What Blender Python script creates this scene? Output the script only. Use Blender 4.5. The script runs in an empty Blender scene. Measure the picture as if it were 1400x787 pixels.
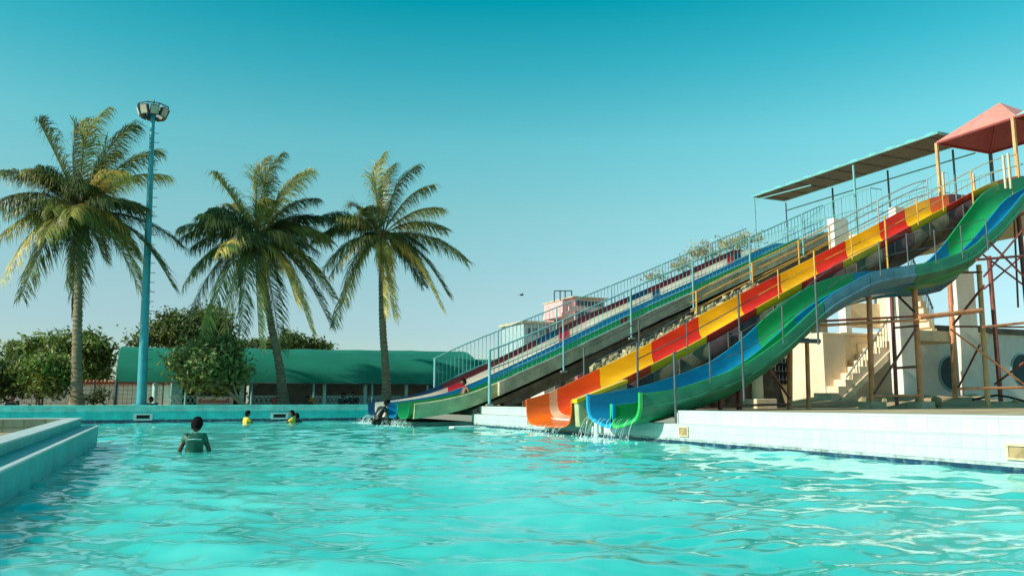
import bpy, bmesh, math, random
import numpy as np
from mathutils import Vector, Matrix, noise
C = bpy.context.scene.collection
R = math.radians
rnd = random.Random(7)

# ------------------------------------------------------------------ camera, sky, sun, exposure
sc = bpy.context.scene
cam = bpy.data.objects.new('camera', bpy.data.cameras.new('camera'))
C.objects.link(cam); sc.camera = cam
CZ, YAW, PITCH, FPX = 0.75, R(23.3187), R(7.9717), 1089.0
cam.location = (0, 0, CZ)
cam.rotation_euler = (R(90) + PITCH, 0, -YAW)
cam.data.sensor_width = 36; cam.data.lens = 36*FPX/1400
cam.data.clip_start = 0.05; cam.data.clip_end = 6000

SUN_DIR = Vector((-0.86, -0.06, 0.48)).normalized()      # towards the sun
w = bpy.data.worlds.new('World'); sc.world = w; w.use_nodes = True
nt = w.node_tree; bg = nt.nodes['Background']
sky = nt.nodes.new('ShaderNodeTexSky'); sky.sky_type = 'NISHITA'; sky.sun_disc = False
sky.sun_elevation = math.asin(SUN_DIR.z); sky.sun_rotation = math.atan2(SUN_DIR.x, SUN_DIR.y)
sky.air_density = 1.0; sky.dust_density = 0.6; sky.ozone_density = 1.6
tc = nt.nodes.new('ShaderNodeTexCoord'); sep = nt.nodes.new('ShaderNodeSeparateXYZ')
nt.links.new(tc.outputs['Generated'], sep.inputs[0])
ramp = nt.nodes.new('ShaderNodeValToRGB')
nt.links.new(sep.outputs['Z'], ramp.inputs[0])
SKY_STOPS = [(0.0, (.66, .82, .86)), (0.083, (.73, .86, .88)), (0.133, (.82, .97, .86)), (0.223, (.82, 1.24, .93)), (0.31, (.61, 1.45, 1.05)), (0.392, (.22, 1.38, 1.04)), (0.463, (.008, 1.26, .965)), (1.0, (.008, 1.1, .95))]
el = ramp.color_ramp.elements
while len(el) < len(SKY_STOPS): el.new(0.5)
for e, (p, c) in zip(el, SKY_STOPS): e.position = p; e.color = (*c, 1)
mx = nt.nodes.new('ShaderNodeMix'); mx.data_type = 'RGBA'; mx.blend_type = 'MULTIPLY'
mx.inputs['Factor'].default_value = 1
nt.links.new(sky.outputs[0], mx.inputs['A']); nt.links.new(ramp.outputs[0], mx.inputs['B'])
nt.links.new(mx.outputs['Result'], bg.inputs[0]); bg.inputs[1].default_value = 0.112

sl = bpy.data.lights.new('sun', 'SUN'); sl.energy = 4.4; sl.angle = R(0.5); sl.color = (1.0, .91, .78)
sun = bpy.data.objects.new('sun', sl); C.objects.link(sun)
sun.rotation_euler = SUN_DIR.to_track_quat('Z', 'Y').to_euler()
sc.view_settings.view_transform = 'Standard'; sc.view_settings.look = 'None'
sc.view_settings.exposure = 0.42; sc.view_settings.gamma = 1.0
sc.cycles.max_bounces = 8; sc.cycles.transparent_max_bounces = 12
sc.cycles.caustics_reflective = False; sc.cycles.caustics_refractive = False

# ------------------------------------------------------------------ helpers
_F = Vector((math.sin(YAW)*math.cos(PITCH), math.cos(YAW)*math.cos(PITCH), math.sin(PITCH)))
_R = Vector((math.cos(YAW), -math.sin(YAW), 0)); _U = _R.cross(_F)
def _ray(px, py): return _F + _R*((px-700)/FPX) - _U*((py-393.5)/FPX)
def at(px, py, Y):                       # point seen at a pixel of the photograph, at depth Y
    r = _ray(px, py); return Vector((0, 0, CZ)) + r*(Y/r.y)
def lin(*h):                             # sRGB 0..255 to linear
    return tuple((c/255/12.92 if c/255 <= .04045 else ((c/255+.055)/1.055)**2.4) for c in h)
def interp(tab, x):
    if x <= tab[0][0]: a, b = tab[0], tab[1]
    elif x >= tab[-1][0]: a, b = tab[-2], tab[-1]
    else:
        for a, b in zip(tab, tab[1:]):
            if a[0] <= x <= b[0]: break
    t = (x-a[0])/(b[0]-a[0]); return a[1] + (b[1]-a[1])*t
def smooth_tab(tab, n=6):                # Catmull-Rom resample of a profile
    P = [Vector(p) for p in tab]; out = []
    for i in range(len(P)-1):
        p0 = P[max(i-1, 0)]; p1 = P[i]; p2 = P[i+1]; p3 = P[min(i+2, len(P)-1)]
        for k in range(n):
            t = k/n
            out.append(tuple(.5*((2*p1)+(p2-p0)*t+(2*p0-5*p1+4*p2-p3)*t*t+(3*p1-p0-3*p2+p3)*t**3)))
    out.append(tuple(P[-1])); return out

WLOC = {}
def tag(o, label=None, cat=None, group=None, kind=None):
    if label: o['label'] = label
    if cat: o['category'] = cat
    if group: o['group'] = group
    if kind: o['kind'] = kind
    return o
def thing(name, label, cat, loc=(0, 0, 0), group=None):
    o = bpy.data.objects.new(name, None); C.objects.link(o); o.location = loc
    o.empty_display_size = .2
    WLOC[o.name] = Vector(loc); return tag(o, label, cat, group)
def link(name, me, parent=None, loc=None, mat=None):
    o = bpy.data.objects.new(name, me); C.objects.link(o)
    if mat: me.materials.append(mat)
    base = WLOC.get(parent.name, Vector()) if parent else Vector()
    wl = Vector(loc) if loc is not None else base
    o.location = wl - base
    if parent: o.parent = parent
    WLOC[o.name] = wl; return o
def place(name, me, parent, loc, rot=(0, 0, 0), scale=(1, 1, 1)):
    o = link(name, me, parent, loc); o.rotation_euler = rot; o.scale = scale; return o

class MB:
    def __init__(s): s.v = []; s.f = []
    def add(s, vs, fs):
        o = len(s.v); s.v += [tuple(v) for v in vs]; s.f += [tuple(i+o for i in f) for f in fs]; return s
    def hexa(s, p):                      # 8 points: bottom 4 counter-clockwise, top 4
        return s.add(p, [(3,2,1,0),(4,5,6,7),(0,1,5,4),(1,2,6,5),(2,3,7,6),(3,0,4,7)])
    def box(s, x0, x1, y0, y1, z0, z1):
        return s.hexa([(x0,y0,z0),(x1,y0,z0),(x1,y1,z0),(x0,y1,z0),(x0,y0,z1),(x1,y0,z1),(x1,y1,z1),(x0,y1,z1)])
    def loft(s, rings, close=True, caps=True):
        n = len(rings[0]); o = len(s.v)
        for r in rings: s.v += [tuple(p) for p in r]
        for i in range(len(rings)-1):
            for j in range(n if close else n-1):
                k = (j+1) % n
                s.f.append((o+i*n+j, o+i*n+k, o+(i+1)*n+k, o+(i+1)*n+j))
        if caps and close:
            s.f.append(tuple(o+j for j in range(n))[::-1]); s.f.append(tuple(o+(len(rings)-1)*n+j for j in range(n)))
        return s
    def tube(s, pts, r, n=8, r1=None):
        pts = [Vector(p) for p in pts]; rings = []; m = len(pts)
        ref = None
        for i, p in enumerate(pts):
            d = (pts[min(i+1, m-1)] - pts[max(i-1, 0)]).normalized()
            if ref is None: ref = Vector((0, 0, 1)) if abs(d.z) < .9 else Vector((1, 0, 0))
            a = d.cross(ref)
            if a.length < 1e-4: a = d.cross(Vector((0, 1, 0)))
            a.normalize(); b = d.cross(a).normalized()
            rr = r if isinstance(r, (int, float)) else r[i]
            if r1 is not None: rr = r + (r1-r)*i/(m-1)
            rings.append([p + (a*math.cos(2*math.pi*k/n) + b*math.sin(2*math.pi*k/n))*rr for k in range(n)])
        return s.loft(rings)
    def bar(s, p, q, w_, h_=None):       # square bar
        p = Vector(p); q = Vector(q); h_ = h_ or w_; d = (q-p).normalized()
        a = d.cross(Vector((0, 0, 1))); a = Vector((0, 1, 0)) if a.length < 1e-3 else a.normalized()
        b = a.cross(d).normalized(); rings = []
        for c in (p, q): rings.append([c+a*w_/2*i+b*h_/2*j for i, j in ((-1,-1),(1,-1),(1,1),(-1,1))])
        return s.loft(rings)
    def ngon_prism(s, poly, y0, y1):     # poly in (x, z), extruded along y
        return s.loft([[(x, y0, z) for x, z in poly], [(x, y1, z) for x, z in poly]])
    def build(s, name, mat, parent=None, smooth=0, loc=None, bevel=0):
        base = Vector(loc) if loc is not None else (WLOC.get(parent.name, Vector()) if parent else Vector())
        me = bpy.data.meshes.new(name)
        me.from_pydata([tuple(Vector(v)-base) for v in s.v], [], s.f); me.update()
        bm = bmesh.new(); bm.from_mesh(me)
        bmesh.ops.recalc_face_normals(bm, faces=bm.faces)
        if bevel:
            es = [e for e in bm.edges if len(e.link_faces) == 2 and e.calc_face_angle(0) > .6]
            bmesh.ops.bevel(bm, geom=es, offset=bevel, segments=2, affect='EDGES', profile=.6, clamp_overlap=True)
        bm.to_mesh(me); bm.free()
        if smooth:
            me.polygons.foreach_set('use_smooth', [True]*len(me.polygons)); me.set_sharp_from_angle(angle=R(smooth))
        o = bpy.data.objects.new(name, me); C.objects.link(o)
        pb = WLOC.get(parent.name, Vector()) if parent else Vector()
        o.location = base - pb
        if parent: o.parent = parent
        if mat: me.materials.append(mat)
        WLOC[o.name] = base; return o

# ------------------------------------------------------------------ materials
MATS = {}
def mat(name, col, rough=.6, var=.12, vscale=3.0, bump=.15, bscale=30, col2=None, spec=.5, metal=0, stain=None, stain_scale=1.2, stain_amt=.35, rand=0, island=0, stretch=None, trans=0):
    if name in MATS: return MATS[name]
    m = bpy.data.materials.new(name); m.use_nodes = True; t = m.node_tree; N = t.nodes; L = t.links
    b = N['Principled BSDF']; b.inputs['Roughness'].default_value = rough; b.inputs['Metallic'].default_value = metal
    b.inputs['Specular IOR Level'].default_value = spec
    co = N.new('ShaderNodeTexCoord'); src = co.outputs['Object']
    if stretch:
        mp = N.new('ShaderNodeMapping'); mp.inputs['Scale'].default_value = stretch; L.new(src, mp.inputs[0]); src = mp.outputs[0]
    n1 = N.new('ShaderNodeTexNoise'); n1.inputs['Scale'].default_value = vscale; n1.inputs['Detail'].default_value = 6; n1.inputs['Roughness'].default_value = .65
    L.new(src, n1.inputs['Vector'])
    mix = N.new('ShaderNodeMix'); mix.data_type = 'RGBA'
    c2 = col2 or tuple(c*(1-var*2.2) for c in col); c1 = col if col2 else tuple(min(1, c*(1+var)) for c in col)
    mix.inputs['A'].default_value = (*c1, 1); mix.inputs['B'].default_value = (*c2, 1)
    mr = N.new('ShaderNodeMapRange'); mr.inputs[1].default_value = .32; mr.inputs[2].default_value = .68
    L.new(n1.outputs[0], mr.inputs[0]); L.new(mr.outputs[0], mix.inputs['Factor']); out = mix.outputs['Result']
    if stain:
        n2 = N.new('ShaderNodeTexNoise'); n2.inputs['Scale'].default_value = stain_scale; n2.inputs['Detail'].default_value = 8; n2.inputs['Roughness'].default_value = .75
        L.new(src, n2.inputs['Vector'])
        m2 = N.new('ShaderNodeMapRange'); m2.inputs[1].default_value = .5; m2.inputs[2].default_value = .72; m2.inputs[4].default_value = stain_amt
        L.new(n2.outputs[0], m2.inputs[0])
        mm = N.new('ShaderNodeMix'); mm.data_type = 'RGBA'; mm.inputs['B'].default_value = (*stain, 1)
        L.new(out, mm.inputs['A']); L.new(m2.outputs[0], mm.inputs['Factor']); out = mm.outputs['Result']
    if rand or island:
        if island:
            g = N.new('ShaderNodeNewGeometry'); rv = g.outputs['Random Per Island']
        else:
            g = N.new('ShaderNodeObjectInfo'); rv = g.outputs['Random']
        k = rand or island
        m3 = N.new('ShaderNodeMapRange'); m3.inputs[3].default_value = 1-k; m3.inputs[4].default_value = 1+k
        L.new(rv, m3.inputs[0])
        hs = N.new('ShaderNodeHueSaturation'); L.new(out, hs.inputs['Color']); L.new(m3.outputs[0], hs.inputs['Value']); out = hs.outputs[0]
    L.new(out, b.inputs['Base Color'])
    if bump:
        n3 = N.new('ShaderNodeTexNoise'); n3.inputs['Scale'].default_value = bscale; n3.inputs['Detail'].default_value = 5
        L.new(src, n3.inputs['Vector'])
        bp = N.new('ShaderNodeBump'); bp.inputs['Strength'].default_value = bump; bp.inputs['Distance'].default_value = .02
        L.new(n3.outputs[0], bp.inputs['Height']); L.new(bp.outputs[0], b.inputs['Normal'])
    if trans:                             # thin leaves and cloth let light through
        tr = N.new('ShaderNodeBsdfTranslucent'); L.new(out, tr.inputs[0])
        ms = N.new('ShaderNodeMixShader'); ms.inputs[0].default_value = trans
        L.new(b.outputs[0], ms.inputs[1]); L.new(tr.outputs[0], ms.inputs[2]); L.new(ms.outputs[0], N['Material Output'].inputs[0])
    MATS[name] = m; return m
def tile_mat(name, col, grout, sx, sy, rough=.25, axis='YZ', var=.08):
    m = mat(name, col, rough=rough, bump=0); t = m.node_tree; N = t.nodes; L = t.links; b = N['Principled BSDF']
    src = b.inputs['Base Color'].links[0].from_socket
    co = N.new('ShaderNodeTexCoord'); s = N.new('ShaderNodeSeparateXYZ'); L.new(co.outputs['Object'], s.inputs[0])
    cb = N.new('ShaderNodeCombineXYZ'); L.new(s.outputs[axis[0]], cb.inputs[0]); L.new(s.outputs[axis[1]], cb.inputs[1])
    br = N.new('ShaderNodeTexBrick'); br.offset = 0; br.inputs['Scale'].default_value = 1
    br.inputs['Brick Width'].default_value = sx; br.inputs['Row Height'].default_value = sy; br.inputs['Mortar Size'].default_value = sy*.06
    br.inputs['Color1'].default_value = (1, 1, 1, 1); br.inputs['Color2'].default_value = (1-var*3, 1-var*2, 1-var*2, 1); br.inputs['Mortar'].default_value = (*grout, 1)
    L.new(cb.outputs[0], br.inputs['Vector'])
    mm = N.new('ShaderNodeMix'); mm.data_type = 'RGBA'; mm.blend_type = 'MULTIPLY'; mm.inputs['Factor'].default_value = 1
    L.new(src, mm.inputs['A']); L.new(br.outputs[0], mm.inputs['B']); L.new(mm.outputs['Result'], b.inputs['Base Color'])
    return m
M_tile_w = mat('white_tile', (.50, .575, .57), rough=.22, var=.04, bump=.03, rand=.05, stain=(.55, .62, .58), stain_scale=2.2, stain_amt=.25)
M_grout = mat('grout', (.52, .60, .60), rough=.9)
M_cope = mat('white_coping', (.54, .60, .585), rough=.5, var=.06, stain=(.4, .42, .38), stain_amt=.3)
M_tile_t = tile_mat('turquoise_mosaic', (.0, .50, .46), (.5, .85, .85), .12, .08, rough=.45, axis='YZ')
M_tile_tf = tile_mat('turquoise_mosaic_far', (.05, .62, .60), (.7, .8, .8), .3, .15, axis='XZ')
M_tile_lf = tile_mat('pale_turquoise_tile', (.30, .74, .67), (.8, .85, .85), .3, .1, axis='XZ')
M_navy = mat('navy_tile', (.008, .05, .10), rough=.3, var=.3, vscale=6, stain=(.35, .5, .5), stain_scale=9, stain_amt=.5)
M_beige_t = tile_mat('beige_tile', (.42, .43, .33), (.6, .6, .5), .3, .3, axis='XZ')
M_sand = mat('sandy_soil', (.52, .38, .22), rough=.95, var=.22, vscale=1.5, bump=.6, bscale=8, stain=(.22, .16, .10), stain_scale=.6)
M_conc = mat('weathered_concrete', (.52, .46, .33), rough=.9, var=.2, vscale=2, bump=.3, bscale=20, stain=(.24, .21, .15), stain_scale=1.5, stain_amt=.6)
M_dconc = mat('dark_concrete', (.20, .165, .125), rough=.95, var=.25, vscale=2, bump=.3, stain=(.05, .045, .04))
M_cream = mat('cream_plaster', (.82, .66, .46), rough=.85, var=.07, vscale=1.4, bump=.12, stain=(.40, .29, .15), stain_scale=.9, stain_amt=.5)
M_white = mat('white_plaster', (.76, .73, .66), rough=.8, var=.05, stain=(.45, .42, .36), stain_amt=.35)
M_orange_p = mat('orange_painted_steel', (.66, .26, .11), rough=.5, var=.12, stain=(.18, .06, .035), stain_scale=3, stain_amt=.7)
M_maroon_p = mat('maroon_painted_steel', (.20, .055, .04), rough=.5, var=.2, stain=(.09, .03, .02), stain_scale=3)
M_yellow_p = mat('yellow_painted_steel', (.62, .33, .06), rough=.45, var=.12, stain=(.3, .12, .04), stain_scale=4)
M_teal_p = mat('teal_painted_steel', (.16, .40, .42), rough=.5, var=.1, stain=(.12, .18, .16), stain_scale=5)
M_dark_p = mat('dark_grey_steel', (.07, .095, .105), rough=.5, var=.2)
M_galv = mat('galvanised_steel', (.36, .38, .36), rough=.45, var=.15, metal=.3)
FG = dict(rough=.28, var=.14, vscale=1.3, bump=.05, bscale=10, stretch=(.45, 2.2, 1.6))
M_fg = {
 'orange': mat('orange_fibreglass', (.74, .13, .010), stain=(.8, .35, .15), stain_scale=1.2, stain_amt=.25, **FG),
 'vermilion': mat('vermilion_fibreglass', (.74, .07, .010), stain=(.75, .14, .02), stain_scale=1.0, stain_amt=.5, **FG),
 'red': mat('red_fibreglass', (.66, .030, .016), stain=(.50, .02, .02), stain_scale=1.5, stain_amt=.4, **FG),
 'yellow': mat('yellow_fibreglass', (.86, .50, .008), stain=(.72, .34, .01), stain_scale=1.5, stain_amt=.4, **FG),
 'blue': mat('blue_fibreglass', (.008, .19, .36), stain=(.01, .40, .60), stain_scale=1.3, stain_amt=.55, **FG),
 'green': mat('green_fibreglass', (.012, .26, .08), stain=(.05, .50, .12), stain_scale=1.3, stain_amt=.5, **FG),
 'maroon': mat('maroon_fibreglass', (.16, .018, .022), stain=(.25, .06, .05), stain_scale=1.5, **FG),
 'white': mat('cream_fibreglass', (.74, .66, .54), stain=(.55, .45, .35), stain_scale=1.5, **FG),
 'crimson': mat('crimson_fibreglass', (.58, .012, .035), **FG),
 'pale': mat('worn_pale_fibreglass', (.74, .42, .26), stain=(.6, .25, .1), **FG),
 'navy': mat('navy_fibreglass', (.012, .06, .14), stain=(.02, .12, .2), **FG),
}
M_hull = mat('weathered_hull', (.40, .44, .24), rough=.7, var=.2, vscale=1.6, bump=.15, stain=(.20, .24, .12), stain_scale=2.5, stain_amt=.6)
M_skin = mat('dark_skin', (.10, .045, .028), rough=.5, var=.05, bump=0)
M_hair = mat('black_hair', (.008, .007, .007), rough=.9, spec=.1, bump=.3, bscale=60)

# ------------------------------------------------------------------ ground, water
GZ = .55
g = MB()
x0, x1, y0, y1 = -26, 8.7, -8, 29.7
O = 3000
outer = [(-O,-O,GZ),(O,-O,GZ),(O,O,GZ),(-O,O,GZ)]; inner = [(x0,y0,GZ),(x1,y0,GZ),(x1,y1,GZ),(x0,y1,GZ)]
g.add(outer+inner, [(i, (i+1)%4, 4+(i+1)%4, 4+i) for i in range(4)])
tag(g.build('ground', M_sand), kind='structure')

def water():
    nr, na = 560, 520
    r = .9*np.power(52/.9, np.linspace(0, 1, nr))
    a = np.radians(np.linspace(-62, 88, na))
    RR, AA = np.meshgrid(r, a, indexing='ij')
    X = RR*np.sin(AA); Y = RR*np.cos(AA); Z = np.zeros_like(X)
    rs = np.random.RandomState(3)
    dx = .35*np.sin(X*.55+1.1)+.28*np.sin(Y*.8+X*.3); dy = .35*np.sin(Y*.5+2)+.25*np.sin(X*.9-Y*.2)
    for i in range(90):
        lam = .16*(1.7/.16)**rs.rand(); k = 2*math.pi/lam
        th = rs.normal(R(72), R(30)) if rs.rand() < .75 else rs.rand()*2*math.pi
        amp = .0040*lam**.78*(.5+rs.rand())
        fade = np.exp(-(RR/(lam*85))**2)
        s = np.sin(k*((X+dx*lam)*math.cos(th)+(Y+dy*lam)*math.sin(th))+rs.rand()*6.28)
        # gently moving groups, so ripples come and go
        env = .55+.45*np.sin((X*math.sin(th)-Y*math.cos(th))*(.5+.9*rs.rand())+rs.rand()*6)
        Z += amp*fade*env*(s + .25*s*np.abs(s))
    v = np.stack([X, Y, Z], -1).reshape(-1, 3)
    me = bpy.data.meshes.new('water')
    idx = (np.arange(nr-1)[:, None]*na+np.arange(na-1)[None]).reshape(-1)
    f = np.stack([idx, idx+na, idx+na+1, idx+1], -1)
    # keep the sheet inside the pool
    cx = X.reshape(-1)[idx]; cy = Y.reshape(-1)[idx]
    f = f[(cx < 8.6) & (cy < 29.6) & (cx > -25)]
    me.vertices.add(len(v)); me.vertices.foreach_set('co', v.astype(np.float32).ravel())
    me.loops.add(f.size); me.loops.foreach_set('vertex_index', f.astype(np.int32).ravel())
    me.polygons.add(len(f)); me.polygons.foreach_set('loop_start', np.arange(0, f.size, 4, dtype=np.int32))
    me.update(calc_edges=True); me.validate()
    me.polygons.foreach_set('use_smooth', np.ones(len(me.polygons), dtype=bool))
    bm = bmesh.new(); bm.from_mesh(me)
    bmesh.ops.delete(bm, geom=[v for v in bm.verts if not v.link_faces], context='VERTS')
    bmesh.ops.recalc_face_normals(bm, faces=bm.faces)
    if sum(f.normal.z for f in bm.faces) < 0: bmesh.ops.reverse_faces(bm, faces=bm.faces)
    bm.to_mesh(me); bm.free()
    o = bpy.data.objects.new('water', me); C.objects.link(o)
    m = bpy.data.materials.new('pool_water'); m.use_nodes = True; N = m.node_tree.nodes; L = m.node_tree.links
    b = N['Principled BSDF']; b.inputs['Roughness'].default_value = .04; b.inputs['IOR'].default_value = 1.5; b.inputs['Subsurface Weight'].default_value = 1.0; b.inputs['Subsurface Radius'].default_value = (.3, 1.0, 1.0); b.inputs['Subsurface Scale'].default_value = .9
    co = N.new('ShaderNodeTexCoord')
    n1 = N.new('ShaderNodeTexNoise'); n1.inputs['Scale'].default_value = .45; n1.inputs['Detail'].default_value = 4; L.new(co.outputs['Object'], n1.inputs[0])
    mix = N.new('ShaderNodeMix'); mix.data_type = 'RGBA'
    mix.inputs['A'].default_value = (*WATER_A, 1); mix.inputs['B'].default_value = (*WATER_B, 1)
    mr = N.new('ShaderNodeMapRange'); mr.inputs[1].default_value = .35; mr.inputs[2].default_value = .65
    L.new(n1.outputs[0], mr.inputs[0]); L.new(mr.outputs[0], mix.inputs['Factor']); L.new(mix.outputs['Result'], b.inputs['Base Color'])
    n2 = N.new('ShaderNodeTexNoise'); n2.inputs['Scale'].default_value = 5; n2.inputs['Detail'].default_value = 3
    mp = N.new('ShaderNodeMapping'); mp.inputs['Scale'].default_value = (.6, 1.3, 1); L.new(co.outputs['Object'], mp.inputs[0]); L.new(mp.outputs[0], n2.inputs[0])
    bp = N.new('ShaderNodeBump'); bp.inputs['Strength'].default_value = .12; bp.inputs['Distance'].default_value = .03
    L.new(n2.outputs[0], bp.inputs['Height']); L.new(bp.outputs[0], b.inputs['Normal'])
    me.materials.append(m)
    tag(o, kind='structure')
WATER_A = (.04, .54, .475); WATER_B = (.16, .68, .615)
water()

# ------------------------------------------------------------------ pool walls
# right wall: two white tiled steps
t = thing('pool_wall', 'white tiled right hand pool wall with two steps below the slides', 'pool wall', (8.4, 8, 0))
zl = lambda y: interp([(4, .385), (10.3, .335), (22, .335)], y)      # ledge
zt = lambda y: interp([(4, .585), (10.3, .56), (22, .56)], y)        # top
XW, XU = 8.2, 8.42
b = MB()
ys = [1.0, 4, 7, 10.3, 14, 18, 22]
b.loft([[(XW+.012, y, -1), (8.71, y, -1), (8.71, y, zl(y)-.012), (XW+.012, y, zl(y)-.012)] for y in ys]); b.build('base', M_grout, t)
for a, c in ((1.0, 12.1), (17.6, 22.0)):
    ys = [a+(c-a)*i/6 for i in range(7)]
    b = MB(); b.loft([[(XU+.012, y, .28), (8.71, y, .28), (8.71, y, zt(y)-.03), (XU+.012, y, zt(y)-.03)] for y in ys]); b.build('upper_step', M_grout, t)
    b = MB(); b.loft([[(XU-.012, y, zt(y)-.03), (8.95, y, zt(y)-.03), (8.95, y, zt(y)), (XU-.012, y, zt(y))] for y in ys]); b.build('coping', M_cope, t, bevel=.006)
b = MB(); b.loft([[(XW-.012, y, zl(y)-.012), (XU+.02, y, zl(y)-.012), (XU+.02, y, zl(y)), (XW-.012, y, zl(y))] for y in (1, 4, 7, 10.3, 14, 18, 22)]); b.build('ledge', M_cope, t)
b = MB(); b.box(XW-.004, XW+.02, 1, 22, -.5, .05); b.build('waterline_band', M_navy, t); MB().box(XW-.003, XW+.02, 1, 22, .051, .085).build('scum_strip', mat('stained_waterline', (.42, .50, .48), rough=.8, var=.3, vscale=7, stain=(.06, .12, .15), stain_scale=6, stain_amt=.8), t)
def tile_mesh(w_, h_):
    m = MB(); m.box(-.008, .008, -w_/2+.0008, w_/2-.0008, -h_/2+.0008, h_/2-.0008)
    o = m.build('tile', M_tile_w, None, bevel=.0018); me = o.data; bpy.data.objects.remove(o); return me
TW = .15
tm = tile_mesh(TW, .118); tu = tile_mesh(TW, .15)
def tile_at(me, x, y, z, sz=1):
    place('tile', me, t, (x+rnd.uniform(-.0015, .0015), y, z), (rnd.uniform(-.004, .004), rnd.uniform(-.01, .01), rnd.uniform(-.008, .008)), (1, 1, sz))
y = 4.6
while y < 21.9:
    h = (zl(y)-.014-.087)/2
    for k in range(2): tile_at(tm, XW, y, .087+h*(k+.5), h/.118)
    if y < 12.0: tile_at(tu, XU, y, (zl(y)+zt(y)-.03)/2, (zt(y)-.03-zl(y))/.15)
    y += TW
m = MB()
for y in [1+TW*i for i in range(24)]:
    if y < 4.5: m.box(XW-.008, XW+.008, y-.073, y+.073, .09, .2); m.box(XW-.008, XW+.008, y-.073, y+.073, .205, .32)
for y in [17.7+TW*i for i in range(29)]: m.box(XU-.008, XU+.008, y-.073, y+.073, .345, .525)
tag(m.build('tile_field', M_tile_w, t), kind='stuff')
M_frame = mat('beige_outlet_frame', (.62, .52, .33), rough=.6, stain=(.4, .25, .1), stain_scale=6)
M_black = mat('dark_hollow', (.012, .014, .013), rough=.9)
for (yc, lab) in ((11.55, 'beige framed square outlet in the white wall beside the green slide'), (5.66, 'beige framed square outlet in the white wall at the right edge of the photo'), (17.9, 'beige framed square outlet in the white wall left of the orange slide mouth')):
    k = thing('wall_outlet', lab, 'outlet', (XW-.02, yc, .22), 'outlet boxes along the right pool wall')
    f = MB(); W2, H2 = .14, .085
    for (a, c, d, e) in ((-W2, W2, -H2, -H2+.025), (-W2, W2, H2-.025, H2), (-W2, -W2+.03, -H2+.025, H2-.025), (W2-.03, W2, -H2+.025, H2-.025)):
        f.box(XW-.035, XW+.01, yc+a, yc+c, .21+d, .21+e)
    f.build('frame', M_cope if yc > 17 else M_frame, k); MB().box(XW-.016, XW+.008, yc-W2+.03, yc+W2-.03, .21-H2+.025, .21+H2-.025).build('shaded_inside', mat('shaded_tan_inside', (.40, .28, .14), rough=.7, var=.2), k)  # tan inside of the outlet, its colour darkened for the shadow in it

# far wall
FY = 29.2
t = thing('pool_wall', 'long turquoise tiled far pool wall with pale top band, below the palms', 'pool wall', (-5, FY, 0))
MB().box(-25, 8.2, FY+.01, FY+.5, -1, .39).build('lower_wall', M_tile_tf, t)
MB().box(-25, 8.2, FY+.06, FY+.5, .39, .545).build('upper_wall', M_tile_lf, t)
MB().box(-25, 8.2, FY+.035, FY+.55, .545, .575).build('coping', M_tile_lf, t)
MB().box(-25, 8.2, FY-.02, FY+.03, .385, .40).build('ledge', M_cope, t)
MB().box(-25, 8.2, FY-.005, FY+.02, -.5, .10).build('waterline_band', M_navy, t)
for (a, c, lab) in ((-.92, -.36, 'small framed skimmer opening in the far wall below the lamp mast'), (3.42, 4.0, 'small white framed skimmer opening in the far wall behind the yellow shirts')):
    k = thing('skimmer', lab, 'skimmer', (a, FY, .2), 'skimmer openings in the far pool wall')
    f = MB(); z0, z1 = .08, .3
    f.box(a, c, FY-.04, FY+.02, z0, z0+.05).box(a, c, FY-.04, FY+.02, z1-.05, z1).box(a, a+.08, FY-.04, FY+.02, z0+.05, z1-.05).box(c-.08, c, FY-.04, FY+.02, z0+.05, z1-.05)
    f.build('frame', M_cope, k); MB().box(a+.08, c-.08, FY-.015, FY+.02, z0+.05, z1-.05).build('opening', M_black, k)  # solid dark box stands in for the shaded inside of the skimmer

# left stepped basin
t = thing('raised_basin', 'raised turquoise tiled basin with white coping and stepped edge at left', 'raised basin', (-1.5, 10, 0))
lz = lambda y: interp([(2, .235), (6.6, .262), (15.7, .313)], y)
uz = lambda y: interp([(2, .335), (8.6, .375), (15.7, .445)], y)
ys = [0, 3, 6.6, 10, 13, 15.6]
def wall_l(name, xa, xb, za, zb, m, bev=0, yy=ys):
    MB().loft([[(xa, y, za(y)), (xb, y, za(y)), (xb, y, zb(y)), (xa, y, zb(y))] for y in yy]).build(name, m, t, bevel=bev)
c_ = lambda v: (lambda y: v)
wall_l('lower_wall', -1.30, -1.035, c_(-1), lambda y: lz(y)-.02, M_tile_t)
wall_l('lower_coping', -1.075, -1.02, lambda y: lz(y)-.02, lambda y: lz(y), M_cope, .004)
wall_l('step', -1.30, -1.075, lambda y: lz(y)-.02, lambda y: lz(y)-.008, M_tile_t)
wall_l('upper_wall', -1.50, -1.302, c_(-1), lambda y: uz(y)-.02, M_tile_t, yy=[0, 3, 6.6, 10, 13, 15.59])
wall_l('upper_coping', -1.52, -1.288, lambda y: uz(y)-.02, lambda y: uz(y), M_cope, .004)
MB().box(-9, -1.502, 15.30, 15.59, -1, .425).build('end_wall', M_beige_t, t)
MB().box(-9, -1.522, 15.28, 15.6, .425, .446).build('end_coping', M_cope, t, bevel=.004)
MB().box(-9, -1.502, -2, 15.298, -1, .22).build('sandy_floor', M_sand, t)

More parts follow.
